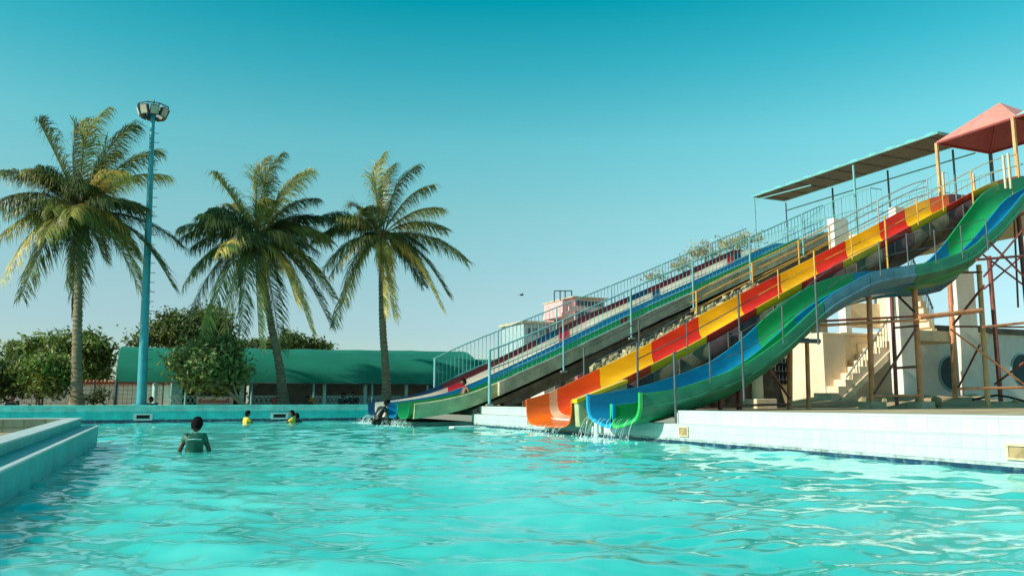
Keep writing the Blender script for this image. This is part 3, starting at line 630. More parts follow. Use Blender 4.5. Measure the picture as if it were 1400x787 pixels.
def palm(label, trunk_px, Y, crown_px, tips, seed, r0=.17, extra=16, leaf=.92, coco=True):
    rs = random.Random(seed); cpos = at(*crown_px, Y); pts = [at(*p, Y) for p in trunk_px]
    pts[0].z = GZ-.05
    t = thing('palm_tree', label, 'palm tree', pts[0], 'coconut palms behind the far pool wall')
    # ringed trunk
    path = []; tot = len(pts)-1
    N = 84; rings = []
    sm = smooth_tab([tuple(p) for p in pts+[cpos-Vector((0, 0, .05))]], 10)
    seg_ = [Vector(p) for p in sm]
    cum = [0]
    for a, b_ in zip(seg_, seg_[1:]): cum.append(cum[-1]+(b_-a).length)
    for i in range(N+1):
        s = cum[-1]*i/N; j = max(k for k in range(len(cum)) if cum[k] <= s+1e-9); j = min(j, len(seg_)-2)
        p = seg_[j].lerp(seg_[j+1], (s-cum[j])/(cum[j+1]-cum[j]))
        f_ = i/N; r = r0*(1-.42*f_)+.10*math.exp(-f_*14)+(.02 if i % 2 else -.006)+rs.uniform(-.006, .006)
        rings.append([p+Vector((math.cos(2*math.pi*k/12)*r, math.sin(2*math.pi*k/12)*r, 0)) for k in range(12)])
    MB().loft(rings).build('trunk', M_trunk, t, smooth=30)
    mb = MB()
    for k in range(14):
        a = rs.random()*6.28; mb.tube([cpos+Vector((0, 0, -.25)), cpos+Vector((math.cos(a)*.16, math.sin(a)*.16, .12)), cpos+Vector((math.cos(a)*.34, math.sin(a)*.34, .42+rs.random()*.3))], .06, 5, .02)
    mb.build('crown_heart', mat('palm_sheath', (.26, .16, .06), rough=.8), t, smooth=60)
    if coco:
        for k in range(6):
            a = rs.random()*6.28; p = cpos+Vector((math.cos(a)*.22, math.sin(a)*.22, -.12-rs.random()*.2))
            b2 = MB(); b2.tube([p+Vector((0, 0, .12)), p+Vector((0, 0, .07)), p, p-Vector((0, 0, .08)), p-Vector((0, 0, .12))], [.02, .075, .095, .07, .01], 8); b2.build('coconut', mat('coconut_husk', (.22, .16, .04), rough=.6), t, smooth=60)
    for (px, py, dy, sag, tint) in tips:
        tp = at(px, py, Y); tp.y += dy; tp.x += dy*tp.x/Y; st = cpos+(tp-cpos).normalized()*.12
        frond(st, tp, sag, min(2, tint+(rs.random() < .3)), t, rs, leaf)  # some fronds take a lighter tint, painting more of them as sunlit
    for k in range(extra):
        a = rs.random()*6.28; e = rs.uniform(-.55, .75); l = rs.uniform(2.5, 3.5)
        
        tp = cpos+Vector((math.cos(a)*math.cos(e), .55*math.sin(a)*math.cos(e), math.sin(e)))*l*(.8 if e > 0 else .9)
        frond(cpos, tp, .16+.12*(e < .3), 0 if rs.random() < .6 else 1, t, rs, leaf*rs.uniform(.85, 1.15))
    return t
palm('tallest coconut palm, at left, with a straight ringed trunk beside the lamp mast', [(105, 553), (105, 480), (107, 400)], 31, (108, 290),
  [(38, 163, -.5, .12, 0), (-5, 222, .4, .14, 0), (0, 322, -.8, .26, 1), (4, 382, -1.3, .34, 1), (30, 395, .8, .34, 0), (102, 148, .6, .03, 0), (128, 150, -.8, .05, 0), (170, 165, -.3, .10, 0), (150, 190, 1, .10, 0), (205, 195, .3, .14, 0), (222, 225, .9, .18, 2), (200, 288, -.8, .25, 0), (250, 330, .3, .2, 0), (236, 388, -.8, .3, 0), (188, 355, -1.2, .32, 1), (165, 245, -1.4, .22, 2), (60, 330, -1.6, .3, 1), (195, 392, 1., .36, 1), (90, 392, -1.5, .38, 0), (105, 410, 1, .4, 0), (60, 225, 1.2, .16, 0), (45, 285, 1.3, .22, 0)], 5)
palm('full shaggy coconut palm, middle of the three, with hanging fronds tinted sunlit yellow', [(388, 551), (382, 500), (370, 440)], 31.6, (352, 328),
  [(283, 238, -.6, .15, 0), (245, 305, .2, .16, 0), (252, 385, -.6, .3, 0), (258, 425, .6, .34, 0), (278, 455, -.9, .36, 1), (352, 204, .5, .03, 1), (372, 208, -.5, .05, 0), (412, 232, -.6, .12, 2), (425, 262, .4, .15, 0), (462, 296, -.2, .18, 0), (450, 320, 1., .2, 0), (456, 400, .3, .3, 0), (452, 440, -.5, .34, 0), (425, 448, -1.2, .34, 2), (405, 415, -1.5, .32, 2), (330, 450, -1.4, .4, 0), (355, 470, -1.1, .42, 1), (385, 470, 1., .42, 0), (300, 350, -1.5, .26, 1), (310, 265, 1.2, .12, 0), (400, 335, -1.5, .28, 0), (300, 465, .2, .4, 1), (430, 375, -1, .3, 1)], 6, extra=16)
palm('slender coconut palm, right of the three, its yellow frond hanging down the trunk', [(529, 548), (527, 500), (523, 440)], 31.4, (521, 322),
  [(512, 208, -.4, .03, 0), (528, 212, .6, .03, 0), (562, 222, -.3, .08, 0), (585, 242, .5, .12, 0), (600, 278, .2, .16, 2), (606, 303, .8, .2, 0), (638, 350, .3, .2, 0), (612, 395, .5, .3, 0), (604, 420, -.9, .34, 1), (525, 428, -1.2, .42, 1), (538, 432, -1.0, .44, 2), (458, 436, -.3, .36, 0), (443, 360, .3, .26, 0), (450, 378, -.9, .3, 0), (440, 288, .4, .2, 0), (556, 345, -.8, .3, 2), (470, 405, 1, .32, 1), (578, 380, 1, .3, 0), (480, 268, 1.2, .15, 0)], 7, extra=10, leaf=.86)

# ------------------------------------------------------------------ lamp mast
base, top = at(193, 556, 30.6), at(209, 158, 30.6); base.z = GZ; base.y = top.y = 30.6
t = thing('lamp_mast', 'tall turquoise floodlight mast with a ring of lamps on top', 'lamp mast', base)
M_mast = mat('turquoise_mast_paint', (.03, .30, .36), rough=.45, var=.12, stain=(.05, .2, .2))
MB().tube([base.lerp(top, i/6) for i in range(7)], .17, 14, .075).build('pole', M_mast, t, smooth=50)
MB().tube([base, base+Vector((0, 0, .05))], .32, 14).build('base_plate', M_mast, t)
for i in range(26):
    p = base.lerp(top, .12+.85*i/26); r = .17-.095*(.12+.85*i/26); s = 1 if i % 2 == 0 else .85
    MB().tube([p+Vector((r-.01, 0, 0)), p+Vector((r+.16*s, 0, 0))], .012, 5).build('step_rung', M_dark_p, t)
hub = top+Vector((0, 0, .04)); rg = [hub+Vector((math.cos(a)*.54, math.sin(a)*.54, .28)) for a in [R(22.5+45*i) for i in range(8)]]
MB().tube(rg+[rg[0]], .022, 6).build('ring', M_dark_p, t)
MB().tube([top, hub+Vector((0, 0, .55))], .03, 6).build('spike', M_dark_p, t)
for i in range(0, 8, 2): MB().bar(hub-Vector((0, 0, .05)), rg[i], .03).build('arm', M_dark_p, t)
for i in range(8):
    a = R(45*i+8); n = Vector((math.cos(a), math.sin(a), 0)); s = Vector((-n.y, n.x, 0)); c = hub+n*.43+Vector((0, 0, .06))
    up = (Vector((0, 0, 1))+n*.35).normalized(); fr = (n-Vector((0, 0, .35))).normalized()
    hx = lambda c, w_, h_, d: [c+s*w_*i_+up*h_*j_+fr*d*k_ for k_, (i_, j_) in [(kk, ij) for kk in (-1, 1) for ij in ((-1,-1),(1,-1),(1,1),(-1,1))]]
    fl = MB().hexa(hx(c, .145, .175, .06)).build('floodlight', mat('floodlight_housing', (.10, .10, .09), rough=.5), t)
    MB().hexa(hx(c+fr*.065, .125, .145, .012)).build('lens', mat('floodlight_glass', (.45, .42, .34), rough=.15, var=.1), fl)

# ------------------------------------------------------------------ green shade roof and what stands under it
t = thing('shade_roof', 'long green shade net roof on arched ribs behind the palms', 'shade roof', (5, 34, GZ))
def net_mat():
    m = mat('green_shade_net', (.010, .25, .165), rough=.75, var=.12, vscale=.6, bump=.1, bscale=4, trans=.30, stain=(.03, .42, .29), stain_scale=.35, stain_amt=.5, stretch=(.35, 1, 1))
    return m
arc = [(33.0, 1.40), (33.05, 1.75), (33.35, 2.15), (33.9, 2.5), (34.7, 2.76), (35.6, 2.86), (36.6, 2.84), (37.6, 2.6), (38.4, 2.2), (38.8, 1.6)]
X0, X1 = -1.72, 12.7
rg = []
for i in range(61):
    x = X0+(X1-X0)*i/60; sg = math.sin(math.pi*((x-X0) % 2.4)/2.4)
    rg.append([(x, y-.0*sg, z-.03*sg*min(1, (z-1.4)*.8)+.03*noise.noise(Vector((x*.8, y, z)))+.16*(x-X0)/(X1-X0)*min(1, max(0, (z-1.4)/1.2))) for y, z in arc])
b = MB().loft(rg, close=False).build('net', net_mat(), t, smooth=60)
rg2 = [[(x, y, z-.12) for y, z in ((33.2, 1.5), (33.9, 2.35), (35.2, 2.75), (37, 2.65), (38.5, 1.9))] for x in (12.72, 13.5, 14.5, 15.8, 17)]
MB().loft(rg2, close=False).build('end_net', net_mat(), t, smooth=60)
for k in range(7):
    x = X0+.02+2.4*k; MB().tube([(x, y+.03, z-.05) for y, z in arc], .03, 6).build('rib', M_teal_p, t, smooth=50)
    for yy in (33.05, 38.75): MB().tube([(x, yy, GZ), (x, yy, 1.5)], .045, 8).build('post', M_dark_p if k == 0 else M_teal_p, t, smooth=50)
MB().tube([(X0, 33.0, 1.40), (X1, 33.0, 1.40)], .03, 6).build('eave_pipe', M_dark_p, t)

t = thing('pavilion', 'low grey walled pavilion with turquoise posts in the shade of the green roof', 'pavilion', (5, 36, GZ))
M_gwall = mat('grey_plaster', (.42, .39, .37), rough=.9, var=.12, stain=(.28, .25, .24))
M_tq = mat('turquoise_paint', (.12, .42, .44), rough=.6, var=.12, stain=(.3, .5, .5), stain_scale=5)
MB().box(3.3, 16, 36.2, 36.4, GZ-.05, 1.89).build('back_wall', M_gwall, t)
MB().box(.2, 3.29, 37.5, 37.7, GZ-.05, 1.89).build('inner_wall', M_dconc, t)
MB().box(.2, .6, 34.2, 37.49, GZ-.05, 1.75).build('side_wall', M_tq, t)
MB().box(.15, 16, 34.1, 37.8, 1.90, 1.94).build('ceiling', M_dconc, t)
for px in (211, 271, 330, 443, 499, 555):
    p = at(px, 550, 33.5); x = p.x
    MB().tube([(x, 33.5, GZ-.05), (x, 33.5, 1.45)], .10 if px in (211, 330) else .075, 10).build('post', mat('pale_turquoise_post', (.42, .68, .66), rough=.6, stain=(.3, .5, .5), stain_scale=5), t, smooth=50)
    MB().box(x-.22, x+.22, 33.42, 33.58, 1.45, 1.51).build('capital', M_tq, t)
M_lat = mat('pale_lattice_paint', (.45, .66, .66), rough=.7)
def lattice(xa, xb, y):
    k = thing('balustrade', f'pale turquoise lattice balustrade under the green roof, {"left" if xb < 3 else "centre" if xb < 6 else "right"} stretch', 'balustrade', (xa, y, GZ), 'lattice balustrades in front of the pavilion')
    MB().box(xa, xb, y-.04, y+.04, .87, .91).build('top_rail', M_lat, k); MB().box(xa, xb, y-.04, y+.04, GZ-.05, GZ+.02).build('bottom_rail', M_lat, k)
    o = MB().box(-.018, .018, -.025, .025, -.21, .21).build('slat', M_lat, None); me = o.data; bpy.data.objects.remove(o)
    n = int((xb-xa)/.16)
    for i in range(n):
        for s in (-1, 1): place('slat', me, k, (xa+(i+.5)*(xb-xa)/n, y+s*.012, .72), (0, s*.5, 0))
lattice(.15, 2.3, 33.7); lattice(3.0, 4.1, 33.7); lattice(5.4, 9.6, 33.7)
# painted board with red script, and orange crates
t = thing('painted_board', 'low pale board with red script lettering under the shade tree', 'sign board', (1.6, 33.3, GZ))
MB().box(1.1, 2.45, 33.28, 33.32, GZ, .86).build('board', mat('pale_board', (.52, .60, .58), rough=.6), t)
mb = MB(); x = 1.2
M_redp = mat('red_sign_paint', (.5, .02, .03), rough=.6)
for i in range(9):
    h = .17 if i in (0, 4, 8) else .10
    mb.tube([(x, 33.272, .64), (x+.03, 33.272, .64+h), (x+.08, 33.272, .64+h*.95), (x+.06, 33.272, .65), (x+.125, 33.272, .65)], .018, 5); x += .125
mb.build('lettering', M_redp, t)
for (px, lab, c) in ((422, 'orange striped crate on the deck by a turquoise post', (.62, .26, .05)), (433, 'second orange striped crate beside the turquoise post', (.66, .33, .08))):
    pass
def crate(x, y, lab, col, w_=.32, h=.26):
    k = thing('crate', lab, 'crate', (x, y, GZ))
    m = mat('crate_%d' % int(col[0]*1000), col, rough=.6)
    MB().box(x-w_/2, x+w_/2, y-.15, y+.15, GZ, GZ+.03).build('floor', m, k)
    for i in range(4):
        MB().box(x-w_/2+i*w_/4+.01, x-w_/2+(i+1)*w_/4-.015, y-.16, y-.14, GZ+.03, GZ+h).build('slat', m, k); MB().box(x-w_/2+i*w_/4+.01, x-w_/2+(i+1)*w_/4-.015, y+.14, y+.16, GZ+.03, GZ+h).build('slat', m, k)
    MB().box(x-w_/2, x+w_/2, y-.165, y+.165, GZ+h, GZ+h+.03).build('rim', m, k)
crate(5.25, 32.0, 'orange slatted crate on the deck behind the far wall', (.60, .24, .05)); crate(4.05, 32.2, 'faded pink slatted crate at the foot of the middle palm', (.5, .16, .15), .5)

# boundary wall and mesh fence at left
t = thing('boundary_wall', 'pale pink and white compound wall with a terracotta tiled top', 'wall', (-4, 37, GZ))
M_pinkw = mat('pale_pink_wash', (.80, .66, .63), rough=.9, var=.1, stain=(.82, .82, .80), stain_scale=.5, stain_amt=.9)
MB().box(-14, .18, 37, 37.2, GZ-.05, 1.40).build('wall', M_pinkw, t)
M_terra = mat('terracotta', (.42, .11, .045), rough=.85, var=.25, rand=.2)
o = MB().tube([(0, -.2, -.02), (0, 0, .06), (0, .2, -.02)], .07, 6).build('coping_tile', M_terra, None, smooth=60); me = o.data; bpy.data.objects.remove(o)
for i in range(100): place('coping_tile', me, t, (-14+.07+.1418*i, 37.1, 1.43), (0, rnd.uniform(-.04, .04), 0))
t = thing('mesh_fence', 'thin wire mesh fence on dark posts in front of the pink wall', 'fence', (-3, 35, GZ))
for x in (-8.4, -6.4, -4.4, -2.5, -1.73, -.1):
    MB().bar((x, 34.5, GZ-.05), (x, 34.5, 1.5), .05).build('post', M_dark_p, t)
o = MB().tube([(0, 0, 0), (0, 0, .9)], .006, 4).build('wire', M_dark_p, None); me = o.data; bpy.data.objects.remove(o)
for i in range(52): place('wire', me, t, (-8.4+.16*i, 34.52, GZ))
for k in range(6): MB().tube([(-8.4, 34.51, GZ+.08+.16*k), (-.1, 34.51, GZ+.08+.16*k)], .006, 4).build('wire', M_dark_p, t)
tree('small grey green shrub at the foot of the mesh fence', (-2.0, 33.5, GZ), [blob(128, 545, 33.5, 9, 7), blob(140, 541, 33.5, 6, 9)], 60, .05, G2, 23, name='shrub', cat='shrub', trunk=.02, stems=2, per=10, clump_r=.12)

# ------------------------------------------------------------------ top platform, roofs
t = thing('slide_platform', 'high concrete slide platform on cream columns at the head of the slides', 'platform', (24, 19, GZ))
MB().box(22.35, 27, 11.4, 27.2, 6.35, 6.6).build('deck', M_cream, t, bevel=.02)
for y in (27.0, 23.0, 19.9): 
    for x in (22.6, 26.4): MB().box(x-.2, x+.2, y-.2, y+.2, GZ-.1, 6.34).build('column', M_cream, t, bevel=.02)
for y in (12.2, 15.4): MB().tube([(25.8, y, GZ-.1), (25.8, y, 6.34)], .08, 10).build('steel_post', M_maroon_p, t, smooth=50)
for (px0, px1, pt, pb, Y) in ((1139, 1161, 300, 346, 20.3), (1222, 1240, 284, 300, 18.4)):
    a, c = at(px0, pb, Y), at(px1, pt, Y); MB().box(a.x+.1, c.x-.05, Y, Y+.28, a.z-1.0, c.z).build('parapet_pier', M_white, t, bevel=.02)
t = thing('platform_railing', 'teal barred railing along the front of the high slide platform', 'railing', (22.5, 20, 6.6), 'railings on the high slide platform')
def flat_rail(t, pts, h, pitch=.2, r=.02):
    me = post_mesh(.010, h, M_teal_p, 6)
    for a, b_ in zip(pts, pts[1:]):
        a = Vector(a); b_ = Vector(b_)
        MB().tube([a+Vector((0, 0, h)), b_+Vector((0, 0, h))], r, 6).build('top_rail', M_teal_p, t, smooth=50); MB().tube([a+Vector((0, 0, .08)), b_+Vector((0, 0, .08))], .013, 6).build('lower_rail', M_teal_p, t, smooth=50)
        n = max(2, int((b_-a).length/pitch))
        for i in range(n+1): place('baluster', me, t, a.lerp(b_, i/n))
flat_rail(t, [(22.42, 26.9, 6.6), (22.42, 11.6, 6.6)], .9)
t = thing('platform_railing', 'teal stair railing rising to the roofed landing above the four lane slide', 'railing', (22.5, 22, 6.6), 'railings on the high slide platform')
q = [at(1070, 322, 24.6), at(1100, 303, 23.6), at(1127, 281, 22.4), at(1150, 270, 21.4), at(1190, 257, 20.1), at(1205, 259, 20.0)]
flat_rail(t, [(p.x, p.y, p.z-.9) for p in q], .9, .18)
t = thing('platform_railing', 'pale barred railing with a gate at the head of the red and yellow slide', 'railing', (22.4, 17.6, 6.6), 'railings on the high slide platform')
q = [at(1243, 262, 18.6), at(1282, 236, 17.6), at(1296, 236, 17.3)]
flat_rail(t, [(p.x, p.y, p.z-.75) for p in q], .75, .22, .016)
for (px, pt, pb, Y) in ((1333, 238, 268, 15.2), (1374, 213, 243, 13.9), (1381, 210, 243, 13.8), (1291, 236, 262, 17.2)):
    a, c = at(px, pb, Y), at(px, pt, Y); MB().bar((a.x, Y, a.z-.3), (a.x, Y, c.z), .05).build('gate_post', mat('pale_post_paint', (.62, .50, .34), rough=.6), t)

t = thing('walkway_roof', 'long flat walkway roof with turquoise domes, on thin posts above the slides', 'roof', (23.7, 22, 6.6))
zr = 9.4
xr0, xr1 = 22.55, 24.25
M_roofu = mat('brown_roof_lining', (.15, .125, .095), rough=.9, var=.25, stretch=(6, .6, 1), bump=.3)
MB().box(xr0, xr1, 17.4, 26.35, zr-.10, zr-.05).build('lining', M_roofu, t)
for x in (xr0, xr1): MB().box(x-.04, x+.04, 17.38, 26.37, zr-.115, zr-.045).build('edge_beam', M_teal_p, t)
for y in (17.42, 26.33): MB().box(xr0+.045, xr1-.045, y-.04, y+.04, zr-.115, zr-.045).build('edge_beam', M_teal_p, t)
o = MB(); rgs = []
for i in range(6):
    a = math.pi/2*i/5; rgs.append([(math.cos(a)*.42*math.cos(2*math.pi*k/16), math.cos(a)*.37*math.sin(2*math.pi*k/16), .18*math.sin(a)+.001*i) for k in range(16)])
o = o.loft(rgs).build('dome', mat('turquoise_dome', (.12, .48, .48), rough=.6), None, smooth=60); me = o.data; bpy.data.objects.remove(o)
for i in range(11): place('dome', me, t, (xr0+.46, 17.85+.8*i, zr-.05))
for i in range(9):
    y = 17.8+1.02*i; MB().box(xr0+.05, xr1-.05, y-.02, y+.02, zr-.13, zr-.102).build('rafter', M_roofu, t)
MB().bar((xr1, 17.4, zr-.55), (xr1, 26.3, zr-.55), .04).build('tie_rail', M_teal_p, t)
MB().bar((xr0, 23.0, zr-.42), (xr0, 26.3, zr-.25), .035).build('tie_rail', M_teal_p, t)
for y in (26.25, 23.6, 20.9, 18.2):
    for x in (xr0, xr1):
        if x == xr0 and y in (23.6, 18.2): continue
        MB().bar((x, y, 6.6), (x, y, zr-.2), (.06 if x == xr0 else .05) if y != 26.25 else .035).build('post', M_teal_p if x == xr0 else M_dark_p, t)

def pyramid(label, x0, x1, y0, y1, ze, zp, m_top, m_under, posts):
    t = thing('pyramid_roof', label, 'roof', ((x0+x1)/2, (y0+y1)/2, 6.6), 'pyramid roofs over the slide heads')
    cx, cy = (x0+x1)/2, (y0+y1)/2
    c = [(x0, y0), (x1, y0), (x1, y1), (x0, y1)]
    for i in range(4):
        a, b_ = c[i], c[(i+1) % 4]
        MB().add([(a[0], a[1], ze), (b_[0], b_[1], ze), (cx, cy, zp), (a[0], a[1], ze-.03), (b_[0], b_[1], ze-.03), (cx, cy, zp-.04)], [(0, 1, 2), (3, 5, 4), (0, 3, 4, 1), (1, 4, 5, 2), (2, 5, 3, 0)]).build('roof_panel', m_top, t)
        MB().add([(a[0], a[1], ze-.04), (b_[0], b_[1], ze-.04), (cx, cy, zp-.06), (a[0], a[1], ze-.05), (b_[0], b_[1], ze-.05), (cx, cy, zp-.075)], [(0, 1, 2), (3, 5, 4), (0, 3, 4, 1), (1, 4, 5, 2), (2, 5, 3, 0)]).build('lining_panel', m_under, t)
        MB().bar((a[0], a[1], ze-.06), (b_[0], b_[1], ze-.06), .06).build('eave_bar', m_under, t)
        MB().bar((a[0], a[1], ze-.07), (cx, cy, zp-.09), .05).build('hip_bar', m_under, t)
    for (x, y, mm) in posts: MB().bar((x, y, 6.0), (x, y, ze-.04), .085).build('post', mm, t)
    return t
M_pink = mat('faded_red_sheet', (.66, .25, .20), rough=.5, var=.08, stain=(.70, .38, .32), stain_scale=.8, stain_amt=.5)
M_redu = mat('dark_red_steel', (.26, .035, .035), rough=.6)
M_peach = mat('peach_post_paint', (.60, .36, .16), rough=.5, stain=(.4, .2, .1))
pyramid('faded red pyramid roof over the head of the red and yellow slide', 22.45, 25.0, 14.75, 17.4, 9.0, 10.05, M_pink, M_redu, [(22.45, 17.4, M_peach), (22.45, 14.85, M_peach), (25.0, 17.4, M_dark_p), (25.0, 14.8, M_dark_p)])
pyramid('pale turquoise pyramid roof at the right edge, over the blue slide head', 22.45, 25.0, 12.2, 14.74, 9.0, 10.05, mat('turquoise_sheet', (.30, .58, .58), rough=.5), M_redu, [(22.45, 12.25, M_peach), (25.0, 12.25, M_dark_p)])

# ------------------------------------------------------------------ stair building under the slides
t = thing('stair_building', 'cream concrete stair tower with round windows under the slides', 'building', (20, 18, GZ))
def pbox(name, px0, px1, py0, py1, Y0, Y1, m, zb=None, **kw):
    a, c = at(px0, py1, Y0), at(px1, py0, Y0); xa = at(px0, py1, Y1).x; return MB().box(xa, max(c.x, xa+.24), Y0, Y1, a.z if zb is None else zb, c.z).build(name, m, t, **kw)
x_c = at(1130, 563, 18.4).x
MB().box(x_c, x_c+.9, 18.4, 19.9, GZ-.1, 2.77).build('corner_block', M_cream, t, bevel=.02)
MB().box(x_c+.902, 21.8, 18.65, 18.95, GZ-.1, 2.73).build('stair_wall', M_cream, t, bevel=.02)
MB().box(19.8, 21.6, 18.62, 18.66, 1.0, 2.5).build('recess_panel', M_cream, t, bevel=.015)
MB().box(x_c+.905, 21.8, 18.55, 19.0, 2.732, 2.81).build('wall_cap', M_cream, t)
pbox('upper_wall', 1150, 1245, 418, 446, 20.0, 20.2, M_cream, bevel=.02)
pbox('slim_pillar', 1148, 1161, 412, 455, 19.7, 20.0, M_white)
pbox('back_pillar', 1196, 1216, 385, 430, 20.3, 20.6, M_cream, bevel=.02)
pbox('tall_pillar', 1222, 1250, 384, 565, 17.42, 17.84, M_white, zb=GZ-.1, bevel=.02)
pbox('tall_pillar', 1312, 1331, 372, 565, 17.42, 17.64, M_white, zb=GZ-.1, bevel=.02)
# landing
a, c = at(1232, 465, 17.9), at(1347, 448, 17.9); MB().box(a.x, c.x, 17.8, 18.24, a.z, a.z+.34).build('landing_beam', M_cream, t, bevel=.02); MB().box(a.x, c.x, 18.241, 20.89, a.z+.1, a.z+.335).build('landing', M_cream, t, bevel=.02)
LZ = a.z+.32; LX0, LX1 = a.x, c.x
# first flight: solid steps rising to the right
n = 11; sx0, sx1 = at(1127, 562, 17.95).x, LX0; 
for i in range(n):
    xa = sx0+(sx1-sx0)*i/n; xb = sx0+(sx1-sx0)*(i+1)/n; zz = GZ+(LZ-.15-GZ)*(i+1)/n
    MB().box(xa+.001*i, xb+.02, 17.95, 18.64-.0*i, max(GZ-.1, zz-.34), zz).build('step', M_cream, t, bevel=.008)
MB().ngon_prism([(sx0+.3, GZ-.05), (sx0+.55, GZ-.05), (sx1, LZ-.55), (sx1, LZ-.3)], 17.90, 17.949).build('stringer', M_cream, t)
# second flight going back up to the left
n = 9; ax, bx = LX1-1.0, at(1255, 385, 19.0).x-.4
for i in range(n):
    xa = ax+(bx-ax)*i/n; xb = ax+(bx-ax)*(i+1)/n; zz = LZ+2.05*(i+1)/n
    MB().box(xb-.02, xa, 18.9, 20.0-.002*i, zz-.42, zz).build('step', M_cream, t, bevel=.008)
def stair_rail(t, p, q, h, n, m):
    p = Vector(p); q = Vector(q)
    MB().tube([p+Vector((0, 0, h)), q+Vector((0, 0, h))], .028, 8).build('handrail', m, t, smooth=50)
    me = post_mesh(.012, h, m, 6)
    for i in range(n+1): place('baluster', me, t, p.lerp(q, i/n))
st = thing('stair_railing', 'grey barred handrail on the lower flight of the cream stairs', 'railing', (18, 18.0, GZ)); q0 = at(1160, 562, 18.0); stair_rail(st, (q0.x, 18.0, GZ+.15), (LX0-.1, 18.0, LZ-.1), .72, 18, M_galv)
st = thing('stair_railing', 'dark barred handrail on the upper flight of the cream stairs', 'railing', (21, 18.92, LZ)); stair_rail(st, (ax-.1, 18.92, LZ+.1), (bx, 18.92, LZ+2.05), .8, 14, M_dark_p)
# wall with round windows
a, c = at(1255, 556, 20.9), at(1480, 462, 20.9)
MB().box(a.x, c.x, 20.9, 21.15, GZ-.2, c.z).build('round_window_wall', M_white, t)
MB().box(a.x-.3, c.x+.3, 20.8, 21.25, c.z, c.z+.22).build('parapet', M_dconc, t, bevel=.02)
M_rw = mat('dark_teal_glass', (.004, .055, .065), rough=.45, spec=.2, var=.2)
for (px, py) in ((1301, 510), (1398, 506)):
    p = at(px, py, 20.88); r = .67
    fr = MB(); fr.loft([[(p.x+math.cos(2*math.pi*k/32)*rr, yy, p.z+math.sin(2*math.pi*k/32)*rr) for k in range(32)] for rr, yy in ((r, 20.90), (r, 20.86), (r-.06, 20.86), (r-.06, 20.90))], caps=False)
    f_ = fr.build('round_window', M_teal_p, t, smooth=40)
    MB().loft([[(p.x+math.cos(2*math.pi*k/32)*(r-.06), yy, p.z+math.sin(2*math.pi*k/32)*(r-.06)) for k in range(32)] for yy in (20.875, 20.898)]).build('pane', M_rw, f_)
# low back rooms seen below the blue slide
t = thing('pump_house', 'low beige pump house with a barred window behind the steel posts', 'building', (17, 21.2, GZ))
a, c = at(1010, 566, 21.3), at(1090, 478, 21.3); MB().box(a.x, c.x+.4, 21.3, 23, GZ-.1, c.z).build('wall', M_cream, t, bevel=.02)
a, c = at(1058, 525, 21.28), at(1080, 490, 21.28); wf = MB().box(a.x, c.x, 21.27, 21.31, a.z, c.z).build('window', M_black, t)
for i in range(5): MB().tube([(a.x+(c.x-a.x)*(i+.5)/5, 21.25, a.z), (a.x+(c.x-a.x)*(i+.5)/5, 21.25, c.z)], .012, 5).build('bar', M_dark_p, wf)
for i in range(3): MB().tube([(a.x, 21.235, a.z+(c.z-a.z)*(i+.5)/3), (c.x, 21.235, a.z+(c.z-a.z)*(i+.5)/3)], .012, 5).build('bar', M_dark_p, wf)
a, c = at(1000, 562, 21.25), at(1016, 540, 21.25); MB().box(a.x, c.x, 21.27, 21.31, GZ, c.z).build('door', M_black, t)
t = thing('kiosk', 'small white kiosk with a round hatch seen below the four lane slide', 'kiosk', (14, 28.5, GZ))
a, c = at(744, 548, 28.5), at(786, 514, 28.5); MB().box(a.x, c.x, 28.5, 30, GZ-.1, c.z).build('wall', M_white, t); MB().box(a.x-.1, c.x+.1, 28.4, 30.1, c.z, c.z+.08).build('roof', M_cope, t)
p = at(763, 530, 28.47); MB().loft([[(p.x+.16*math.cos(k*.3927), yy, p.z+.16*math.sin(k*.3927)) for k in range(16)] for yy in (28.46, 28.498)]).build('hatch', M_galv, t)
t = thing('pink_hut', 'small pink walled hut glimpsed between the slides', 'hut', (15.5, 29.5, GZ))
a, c = at(790, 540, 29.6), at(838, 486, 29.6); M_pk = mat('pink_wall', (.50, .17, .17), rough=.85, var=.15)
MB().box(a.x, c.x, 29.6, 31, GZ-.1, c.z).build('wall', M_pk, t); MB().box(a.x-.15, c.x+.15, 29.45, 31.1, c.z, c.z+.1).build('roof', M_conc, t); MB().box(a.x+.35, a.x+.8, 29.58, 29.62, 1.2, 1.9).build('window', M_black, t)
t = thing('barrier', 'low red paling fence below the four lane slide', 'fence', (12.4, 28, GZ))
for i in range(12): MB().box(11.55+.11*i, 11.62+.11*i, 28.0, 28.03, GZ, .85).build('paling', mat('faded_red_paint', (.45, .10, .08), rough=.7), t)
for z in (.64, .8): MB().box(11.5, 12.9, 28.031, 28.06, z-.02, z+.02).build('rail', mat('faded_red_paint', (0, 0, 0)), t)
for (px, py, Y, lab) in ((1155, 575, 0, ''),): pass

